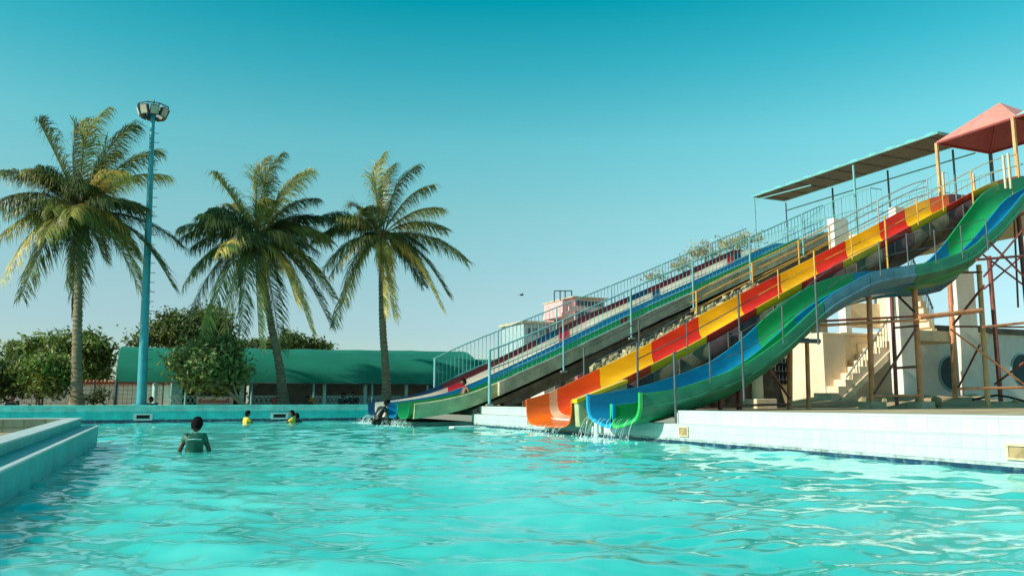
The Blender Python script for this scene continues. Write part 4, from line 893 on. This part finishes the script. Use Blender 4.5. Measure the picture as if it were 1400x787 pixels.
# ------------------------------------------------------------------ steel posts and bracing
t = thing('steel_frame', 'braced orange steel frame carrying the blue and green slide', 'steel frame', (14, 13, GZ))
def px_post(px, pt, pb, Y, r, m, px_t=None, zb=GZ-.05):
    b_ = at(px, pb, Y); tp = at(px_t if px_t else px, pt, Y)
    return MB().tube([(b_.x, Y, zb), (tp.x, Y, tp.z)], r, 10).build('post', m, t, smooth=50)
px_post(1011, 520, 565, 12.7, .058, M_maroon_p); px_post(985, 543, 565, 12.6, .045, M_maroon_p)
px_post(1080, 478, 565, 13.4, .058, M_orange_p); px_post(1106, 462, 565, 12.9, .045, M_orange_p, 1103)
px_post(1193, 404, 566, 13.1, .058, M_orange_p, 1188); px_post(1227, 390, 565, 14.2, .045, M_maroon_p, 1218)
px_post(1260, 393, 566, 13.2, .062, M_orange_p, 1250); px_post(1306, 372, 552, 14.3, .058, M_orange_p, 1298)
px_post(1352, 362, 569, 13.2, .058, M_peach, 1338); px_post(1368, 350, 545, 14.4, .058, M_maroon_p, 1352)
px_post(1418, 290, 572, 13.2, .058, M_maroon_p, 1392); px_post(1440, 280, 545, 14.4, .058, M_maroon_p, 1405)
def px_bar(x0, y0, x1, y1, Y0, Y1, r, m, name='brace'):
    return MB().tube([at(x0, y0, Y0), at(x1, y1, Y1)], r, 8).build(name, m, t, smooth=50)
for a in ((1008, 554, 1082, 552, 12.4, 13.4, .024, M_maroon_p, 'beam'), (1118, 445, 1256, 437, 13.0, 12.6, .032, M_orange_p, 'beam'), (1118, 439, 1256, 432, 14.2, 14.2, .028, M_maroon_p, 'beam'),
          (1256, 434, 1342, 424, 12.6, 12.6, .055, M_orange_p, 'beam'), (1342, 447, 1420, 439, 12.6, 12.6, .03, M_orange_p, 'beam'), (1300, 446, 1420, 447, 14.4, 14.4, .026, M_maroon_p, 'beam'),
          (1310, 531, 1420, 529, 12.8, 12.6, .03, M_orange_p, 'beam'), (1222, 448, 1256, 445, 13.0, 12.6, .024, M_maroon_p, 'beam'), (1196, 541, 1258, 540, 12.6, 12.6, .024, M_orange_p, 'beam'), (1222, 503, 1252, 501, 13.8, 12.6, .03, M_maroon_p, 'beam'),
          (1052, 505, 1080, 545, 12.4, 13.4, .026, M_maroon_p), (1218, 395, 1252, 428, 14.1, 12.6, .026, M_maroon_p), (1252, 450, 1195, 538, 12.6, 12.6, .026, M_maroon_p),
          (1345, 390, 1302, 445, 12.6, 14.3, .03, M_maroon_p), (1300, 450, 1400, 525, 12.8, 12.6, .024, M_orange_p), (1310, 530, 1340, 470, 14.2, 12.8, .025, M_maroon_p), (1360, 525, 1400, 495, 13.6, 12.8, .03, M_maroon_p),
          (1345, 378, 1410, 300, 12.6, 12.6, .024, M_maroon_p), (1352, 330, 1420, 398, 12.6, 12.6, .024, M_maroon_p), (1345, 395, 1420, 330, 14.4, 14.4, .024, M_maroon_p), (1340, 345, 1420, 405, 14.4, 14.4, .024, M_maroon_p), (1335, 355, 1420, 348, 12.6, 12.6, .03, M_maroon_p, 'beam'), (1352, 300, 1400, 292, 14.4, 14.4, .03, M_maroon_p, 'beam'), (1300, 373, 1342, 372, 14.3, 12.7, .026, M_maroon_p, 'beam'),
          (1155, 392, 1252, 390, 12.8, 12.8, .026, M_dark_p, 'beam'), (1385, 262, 1392, 420, 13.6, 13.6, .024, M_maroon_p, 'post')):
    px_bar(*a)
MB().tube([(at(1100, 463, 12.3).x-.25, 12.3, at(1100, 466, 12.3).z), (at(1115, 463, 12.3).x+.1, 12.3, at(1115, 466, 12.3).z)], .05, 6).build('bracket', M_dark_p, t)
for (px, Y) in ((1306, 14.4), (1368, 14.4), (1260, 13.2), (1193, 13.1)):
    p = at(px, 560, Y); MB().box(p.x-.22, p.x+.22, Y-.2, Y+.2, GZ-.06, GZ+.16).build('footing', M_conc, t, bevel=.03)
t = thing('concrete_stub', 'cream concrete stub column on a block beside the maroon post', 'column', (11.9, 15, GZ))
a = at(1037, 560, 15.0); MB().tube([(a.x, 15, GZ), (a.x, 15, 2.0)], .13, 12).build('shaft', M_cream, t, smooth=50); MB().box(a.x-.3, a.x+.3, 14.7, 15.3, GZ-.05, GZ+.22).build('block', M_cream, t, bevel=.02)
# loose things on the bare soil at right
mound = MB(); bmv = []
for i in range(13):
    for j in range(9):
        x = 15.6+i*.6; y = 13+j*.75; bmv.append((x, y, GZ+.004+(.30*max(0, math.sin(math.pi*i/12)*math.sin(math.pi*j/8))*(1+.8*noise.noise(Vector((x, y, 0)))))))
mound.add(bmv, [(i*9+j, (i+1)*9+j, (i+1)*9+j+1, i*9+j+1) for i in range(12) for j in range(8)])
tag(mound.build('soil_mound', M_sand, smooth=60), kind='structure')
for i in range(14):
    x = rnd.uniform(15.2, 23); y = rnd.uniform(12.6, 17); s = rnd.uniform(.05, .16)
    o = place('rubble_stone', rocks[i % 6], None, (x, y, GZ+.10+s*.4), (rnd.random()*6, rnd.random()*6, rnd.random()*6), (s, s, s)); tag(o, 'pale rubble stone lying on the sandy soil under the steel frame', 'stone', 'rubble stones under the steel frame')
o = MB().bar(at(1320, 561, 13.2), at(1400, 549, 15.5), .06).build('timber_plank', mat('grey_timber', (.40, .32, .2), rough=.9)); tag(o, 'long pale timber pole lying on the soil at the right edge', 'pole')
q = [at(x, y, 14.0) for x, y in ((1330, 546), (1345, 543), (1362, 540), (1378, 542), (1400, 548))]
o = MB().tube([(p.x, p.y, max(p.z, GZ+.1)) for p in q], .03, 6).build('black_hose', M_black, smooth=60); tag(o, 'black hose trailing over the soil below the round windows', 'hose')

# ------------------------------------------------------------------ far buildings
t = thing('pink_tower', 'pink two storey building with window bands and a roof frame, far behind the slides', 'building', (62, 95, GZ))
Y = 95; a, c = at(786, 440, Y), at(826, 409, Y)
M_pkf = mat('far_pink_wall', (.68, .40, .40), rough=.9); M_win = mat('far_dark_window', (.06, .05, .07), rough=.3)
MB().box(a.x, c.x, Y, Y+9, GZ, c.z).build('wall', M_pkf, t)
MB().box(a.x-1.7, a.x-.01, Y+.3, Y+6, at(770, 418, Y).z-.9, at(770, 410, Y).z).build('upper_bay', M_pkf, t); MB().box(a.x-1.9, a.x-.01, Y+.2, Y+6.2, at(770, 432, Y).z, at(770, 427, Y).z).build('balcony', M_pkf, t)
MB().box(a.x-.5, c.x+.6, Y-.3, Y+9.3, c.z, c.z+.18).build('roof_slab', M_conc, t); MB().box(a.x-1.0, c.x+.2, Y-.25, Y-.003, at(800, 424, Y).z-.2, at(800, 420, Y).z).build('floor_slab', M_pkf, t)
for row, (p0, p1) in enumerate(((411.5, 418), (426, 436))):
    for k in range(7):
        x = a.x+.25+(c.x-a.x-.4)*k/7; z0, z1 = at(800, p1, Y).z, at(800, p0, Y).z
        MB().box(x, x+(c.x-a.x)/7*.72, Y-.06, Y+.02, z0, z1).build('window', M_win, t)
for px in (767, 775, 782, 791): 
    p = at(px, 410, Y); MB().bar((p.x, Y+2, p.z), (p.x, Y+2, at(px, 395, Y).z), .12).build('roof_frame_post', M_dark_p, t)
MB().bar((at(767, 395, Y).x, Y+2, at(767, 395, Y).z), (at(791, 395, Y).x, Y+2, at(791, 395, Y).z), .12).build('roof_frame_bar', M_dark_p, t)
t = thing('grey_building', 'plain blue grey building far behind the railing of the four lane slide', 'building', (57, 100, GZ))
Y = 100; a, c = at(716, 470, Y), at(762, 443, Y); MB().box(a.x, c.x, Y, Y+8, GZ, c.z).build('wall', mat('blue_grey_wall', (.30, .42, .45), rough=.9), t); MB().box(a.x-.3, c.x+.3, Y-.3, Y+8.3, c.z, c.z+.3).build('roof_slab', M_conc, t)
for k in range(4): MB().box(a.x+.5+k*1.0, a.x+1.0+k*1.0, Y-.05, Y+.02, c.z-1.6, c.z-.7).build('window', M_win, t)

# bird
p = at(713, 403, 45); t = thing('bird', 'dark bird gliding in the clear sky', 'bird', p)
MB().tube([p-Vector((.13, 0, 0)), p-Vector((.07, 0, 0)), p, p+Vector((.09, 0, .01)), p+Vector((.16, 0, -.01))], [.01, .045, .055, .035, .015], 8).build('body', M_black, t, smooth=60)
for s in (-1, 1): MB().add([p+Vector((.05, 0, .02)), p+Vector((-.05, 0, .02)), p+Vector((-.06, s*.28, .06)), p+Vector((.02, s*.30, .06)), p+Vector((-.09, s*.5, .02))], [(0, 1, 2, 3), (3, 2, 4)]).build('wing', M_black, t)

# ------------------------------------------------------------------ people
def skin_mesh(verts, edges, radii, root=0, sub=1):
    me = bpy.data.meshes.new('tmp'); me.from_pydata([tuple(v) for v in verts], edges, []); me.update()
    o = bpy.data.objects.new('tmp', me); C.objects.link(o)
    md = o.modifiers.new('skin', 'SKIN'); md.use_smooth_shade = True
    for i, r in enumerate(radii):
        d = me.skin_vertices[0].data[i]; d.radius = (r, r) if isinstance(r, (int, float)) else r; d.use_root = (i == root)
    s = o.modifiers.new('sub', 'SUBSURF'); s.levels = sub; s.render_levels = sub
    dg = bpy.context.evaluated_depsgraph_get(); ev = o.evaluated_get(dg)
    out = bpy.data.meshes.new_from_object(ev); bpy.data.objects.remove(o); return out
DEF = dict(pel=(0, 0, .62), spine=(0, 0, .78), chest=(0, 0, .94), neck=(0, 0, 1.06), head=(0, .02, 1.14),
           shl=(-.135, 0, 1.00), ell=(-.205, -.02, .80), wrl=(-.225, .04, .60), shr=(.135, 0, 1.00), elr=(.215, -.02, .80), wrr=(.235, .04, .60),
           hil=(-.075, 0, .60), knl=(-.085, .02, .33), anl=(-.085, 0, .05), hir=(.075, 0, .60), knr=(.085, .02, .33), anr=(.085, 0, .05))
def person(label, loc, rz, pose, shirt=None, shorts=None, scale=1.0, skin=M_skin, group=None, shirt_parts=('torso', 'sleeves'), collar=None, head_dir=None):
    J = {k: Vector(v) for k, v in {**DEF, **pose}.items()}
    t = thing('person', label, 'person', loc, group); t.rotation_euler = (0, 0, rz); t.scale = (scale,)*3
    names = ['pel', 'spine', 'chest', 'neck', 'shl', 'ell', 'wrl', 'shr', 'elr', 'wrr', 'hil', 'knl', 'anl', 'hir', 'knr', 'anr']
    rad = dict(pel=(.115, .08), spine=(.105, .075), chest=(.105, .07), neck=.042, shl=.042, ell=.034, wrl=.024, shr=.042, elr=.034, wrr=.024, hil=.075, knl=.048, anl=.032, hir=.075, knr=.048, anr=.032)
    E_ = [('pel', 'spine'), ('spine', 'chest'), ('chest', 'neck'), ('chest', 'shl'), ('shl', 'ell'), ('ell', 'wrl'), ('chest', 'shr'), ('shr', 'elr'), ('elr', 'wrr'), ('pel', 'hil'), ('hil', 'knl'), ('knl', 'anl'), ('pel', 'hir'), ('hir', 'knr'), ('knr', 'anr')]
    vs = [J[n] for n in names]; ed = [(names.index(a), names.index(b_)) for a, b_ in E_]; rr = [rad[n] for n in names]
    for s in ('l', 'r'):                  # feet
        vs.append(J['an'+s]+Vector((0, .13, -.03))); rr.append(.026); ed.append((names.index('an'+s), len(vs)-1))
    body = skin_mesh(vs, ed, rr, 0, 1)
    bm = bmesh.new(); bm.from_mesh(body)
    # head with nose, ears and jaw
    hd = (J['head']-J['neck']).normalized() if head_dir is None else Vector(head_dir).normalized()
    q = Vector((0, 0, 1)).rotation_difference(hd).to_matrix().to_4x4(); hc = J['head']+hd*.045
    r = bmesh.ops.create_uvsphere(bm, u_segments=20, v_segments=14, radius=1)
    for v in r['verts']:
        c = v.co.copy(); x, y, z = c.x*.074, c.y*.088, c.z*.108
        if z < 0: x *= 1+.9*z; y = y*(1+.9*z)+ -.10*z*.3
        if abs(c.x) < .25 and c.y > .85 and -.35 < c.z < .15: y += .016
        if c.y > .8 and .1 < abs(c.x) < .5 and .0 < c.z < .25: y -= .008
        if abs(c.x) > .93 and -.3 < c.z < .25: x *= 1.12
        v.co = (q @ Vector((x, y, z)))+hc
    # hands: palm, four curled fingers and a thumb each side
    def tube_bm(pts, rs_):
        mb = MB().tube(pts, rs_, 6); vv = [bm.verts.new(v) for v in mb.v]
        for f in mb.f: 
            try: bm.faces.new([vv[i] for i in f])
            except ValueError: pass
    for s, sg in (('l', -1), ('r', 1)):
        w_ = J['wr'+s]; d = (w_-J['el'+s]).normalized(); sd = d.cross(Vector((1, 0, 0))); sd = Vector((0, 1, 0)) if sd.length < .1 else sd.normalized(); nn = d.cross(sd)
        tube_bm([w_-d*.01, w_+d*.03, w_+d*.065], [.023, .030, .026])
        for k, ln in enumerate((.055, .063, .060, .046)):
            b0 = w_+d*.06+sd*(-.024+.016*k); tube_bm([b0, b0+d*ln*.5, b0+d*ln*.85+nn*.012*sg], [.0085, .008, .006])
        b0 = w_+d*.02+sd*.026; tube_bm([b0, b0+d*.025+sd*.02, b0+d*.05+sd*.022], [.010, .009, .007])
    bm.to_mesh(body); bm.free()
    body.polygons.foreach_set('use_smooth', [True]*len(body.polygons))
    def add(name, me, m):
        me.materials.clear(); me.materials.append(m); o = bpy.data.objects.new(name, me); C.objects.link(o); o.parent = t; return o
    add('body', body, skin)
    # hair cap
    bm = bmesh.new(); r = bmesh.ops.create_uvsphere(bm, u_segments=20, v_segments=12, radius=1)
    bmesh.ops.delete(bm, geom=[v for v in bm.verts if v.co.z < -.80 or (v.co.z < -.25 and v.co.y > -.15) or (v.co.y > .35 and v.co.z < .35)], context='VERTS')
    for v in bm.verts:
        c = v.co.copy(); k = 1.09+.05*noise.noise(c*4); v.co = (q @ Vector((c.x*.076*k, c.y*.09*k, c.z*.108*k)))+hc
    me = bpy.data.meshes.new('hair'); bm.to_mesh(me); bm.free(); add('hair', me, M_hair)
    if shirt:
        sl_ = 0.62
        vs = [J['pel']-Vector((0, 0, .03)), J['spine'], J['chest'], J['neck'].lerp(J['chest'], .45), J['shl'], J['shl'].lerp(J['ell'], sl_), J['shr'], J['shr'].lerp(J['elr'], sl_)]
        ed = [(0, 1), (1, 2), (2, 3), (2, 4), (4, 5), (2, 6), (6, 7)]
        me = skin_mesh(vs, ed, [(.128, .10), (.125, .10), (.140, .115), (.105, .09), .070, .052, .070, .052], 0, 1); add('shirt', me, shirt)
    if collar:
        mb = MB(); c0 = J['chest']; mb.tube([c0+Vector((x_, -.128+abs(x_)*.2, .04-abs(x_)*.1)) for x_ in (-.09, -.06, -.03, 0, .03, .06, .09)], .009, 6); me = bpy.data.meshes.new('shirt_stripe'); me.from_pydata(mb.v, [], mb.f); add('shirt_stripe', me, mat('pale_teal_print', (.35, .62, .55), rough=.6))
        p = J['neck']-Vector((0, 0, .012)); mb = MB(); mb.tube([p+Vector((math.cos(a)*.056, math.sin(a)*.056, .008*math.sin(a))) for a in [k*math.pi/6 for k in range(13)]], .014, 6)
        me = bpy.data.meshes.new('collar'); me.from_pydata(mb.v, [], mb.f); add('collar', me, collar)
    if shorts:
        vs = [J['pel']+Vector((0, 0, .03)), J['hil'], J['hil'].lerp(J['knl'], .7), J['hir'], J['hir'].lerp(J['knr'], .7)]
        me = skin_mesh(vs, [(0, 1), (1, 2), (0, 3), (3, 4)], [(.125, .09), .088, .075, .088, .075], 0, 1); add('shorts', me, shorts)
    return t
M_gsh = mat('green_jersey', (.004, .10, .06), rough=.6, var=.25, vscale=7, bump=.3, bscale=9, stain=(.03, .30, .22), stain_scale=5, stain_amt=.3)
M_ysh = mat('yellow_jersey', (.68, .42, .04), rough=.7, var=.1, vscale=8)
M_dsh = mat('wet_dark_cloth', (.022, .020, .017), rough=.4, var=.3, vscale=10)
M_wsh = mat('pale_cloth', (.6, .62, .6), rough=.7)
M_rsh = mat('dark_red_cloth', (.22, .02, .025), rough=.6)
boy = at(264, 617, 19.4)
person('boy in a wet green jersey standing waist deep, seen from behind', (.43, 12.75, -.835), R(-4), dict(shl=(-.125, 0, 1.0), shr=(.125, 0, 1.0), ell=(-.185, -.03, .84), wrl=(-.205, .05, .70), elr=(.19, -.03, .84), wrr=(.215, .05, .70), head=(.01, .03, 1.135)), M_gsh, M_dsh, scale=1.04, collar=M_wsh)
p = at(337, 579, 27.6)
person('child in a yellow shirt low in the water left of the far skimmer', (p.x, 27.6, -.86), R(-70), dict(elr=(.22, .12, .86), wrr=(.16, .33, .74), ell=(-.2, .08, .82)), M_ysh, M_dsh, scale=.98)
p = at(400, 580, 27.2)
person('child in a yellow shirt facing left with an arm out, by the far skimmer', (p.x, 27.2, -.88), R(75), dict(ell=(-.2, .2, .86), wrl=(-.14, .42, .76), elr=(.2, .1, .8)), M_ysh, M_dsh, scale=1.0)
person('dark clad child in the water close behind the second yellow shirt', (p.x+.20, 27.55, -.95), R(30), {}, M_dsh, M_dsh, scale=.98)
p = at(523, 582, 24.5)
person('wet boy in dark clothes bending at the mouth of the four lane slide', (5.98, 24.2, -.50), R(-75), dict(pel=(0, -.05, .60), spine=(0, 0, .74), chest=(0, .10, .88), neck=(0, .19, .98), head=(0, .26, 1.06), shl=(-.15, .14, .95), ell=(-.2, .2, .74), wrl=(-.16, .28, .55), shr=(.15, .14, .95), elr=(.2, .2, .74), wrr=(.16, .28, .55), hil=(-.075, -.05, .58), hir=(.075, -.05, .58)), M_dsh, M_dsh, scale=1.05)
x = 8.05
person('bare chested child sliding seated down the green lane', (x, 22.45, p4(x)-.84), R(90), dict(pel=(0, 0, .62), spine=(0, -.07, .76), chest=(0, -.12, .9), neck=(0, -.10, 1.02), head=(0, -.07, 1.10), shl=(-.15, -.12, .97), ell=(-.24, -.16, .80), wrl=(-.30, -.02, .68), shr=(.15, -.12, .97), elr=(.24, -.1, .8), wrr=(.24, .1, .68), hil=(-.07, .03, .60), knl=(-.09, .32, .68), anl=(-.09, .62, .50), hir=(.07, .03, .60), knr=(.09, .32, .66), anr=(.09, .62, .48)), None, M_rsh, scale=1.0, skin=mat('warm_brown_skin', (.20, .08, .045), rough=.5, bump=0))
SIT = dict(pel=(0, 0, .14), spine=(0, -.03, .30), chest=(0, -.02, .46), neck=(0, .02, .58), head=(0, .05, .66), shl=(-.155, 0, .53), ell=(-.21, .1, .34), wrl=(-.15, .28, .26), shr=(.155, 0, .53), elr=(.21, .1, .34), wrr=(.15, .28, .26), hil=(-.08, .03, .12), knl=(-.13, .36, .36), anl=(-.1, .5, .04), hir=(.08, .03, .12), knr=(.13, .36, .36), anr=(.1, .5, .04))
for (px, Y, rz, dz, lab) in ((468, 31.2, 200, -.34, 'left of two dark figures seated on the deck behind the far wall'), (483, 31.3, 160, -.28, 'right of two dark figures seated on the deck behind the far wall'),
                         (16, 30.6, 180, -.42, 'dark haired head just showing over the far wall at far left'), (207, 31.2, 170, -.5, 'dark haired head showing over the wall right of the lamp mast'), (420, 31.4, 185, -.45, 'dark haired head showing over the wall left of the orange crate')):
    p = at(px, 552, Y); person(lab, (p.x, Y, GZ+dz), R(rz), SIT, M_dsh, M_dsh, group=None)

# floating board, water running off the slide mouths
o = MB().loft([[(x, y, z) for x, y in ((7.0-.0, 20.5), (7.25, 20.75), (7.9, 20.9), (8.0, 20.8), (7.4, 20.5), (7.1, 20.4))] for z in (-.01, .045)]).build('float_board', mat('white_foam', (.8, .82, .8), rough=.6), bevel=.01); tag(o, 'white foam board floating beside the four lane slide mouth', 'float board')
M_spl = bpy.data.materials.new('falling_water'); M_spl.use_nodes = True
N = M_spl.node_tree.nodes; b = N['Principled BSDF']; b.inputs['Base Color'].default_value = (.80, .88, .88, 1); b.inputs['Roughness'].default_value = .15; b.inputs['Alpha'].default_value = .42
def fall(name, starts, vx, vy, r):
    mb = MB()
    for (x, y, z) in starts:
        for k in range(2):
            u = vx*(.6+.8*rnd.random()); vv = vy+rnd.uniform(-.25, .25); z0 = z+rnd.uniform(-.02, .01); yy = y+rnd.uniform(-.06, .06)
            T = math.sqrt(2*(z0+.02)/9.8)
            mb.tube([(x-u*T*i/6, yy+vv*T*i/6, z0-4.9*(T*i/6)**2) for i in range(7)], [r*(.3+.6*rnd.random()) for _ in range(7)], 5)
            for q in range(3):
                a = rnd.random()*6.28; d = rnd.random()*.16; px_, py_ = x-u*T+math.cos(a)*d, yy+vv*T+math.sin(a)*d; h = rnd.random()*.12
                mb.tube([(px_, py_, h), (px_+.004, py_, h+.02), (px_+.008, py_, h+.04)], [.002, r*.9, .002], 4)
        for q in range(9):
            a = rnd.random()*6.28; d = rnd.random()**.6*.42; fx, fy = x-vx*.25+math.cos(a)*d, y+math.sin(a)*d*.8; rr = .008+.022*rnd.random()
            mb.loft([[(fx+rr*k*math.cos(2*math.pi*c/7)*1.3, fy+rr*k*math.sin(2*math.pi*c/7), zz) for c in range(7)] for k, zz in ((1, -.01), (1, .012), (.5, .02))])
    return tag(mb.build(name, M_spl, smooth=60), kind='structure')
fall('falling_water', [(7.68, 15.1+.27*i, .20) for i in range(7)], .9, 0, .007)
fall('falling_water', [(7.66, 12.3+.2*i, .40) for i in range(9)], .7, 0, .005)
fall('falling_water', [(6.2, 21.9+.3*i, .2) for i in range(5)], .6, 0, .008)
fall('falling_water', [(6.2, 25.2+.25*i, .25) for i in range(6)], 1.0, .2, .008)
t = thing('drain_pipe', 'pale vertical drain pipe at the wall between the orange and blue mouths', 'pipe', (8.0, 14.35, 0))
MB().tube([(8.05, 14.35, -.3), (8.05, 14.35, .5)], .05, 10).build('pipe', mat('pale_pipe', (.55, .66, .62), rough=.4), t, smooth=50); MB().tube([(8.05, 14.35, .5), (8.05, 14.35, .54)], .062, 10).build('collar', M_galv, t, smooth=50)
fall('falling_water', [(7.95, 14.4, .46)], .8, .1, .008)
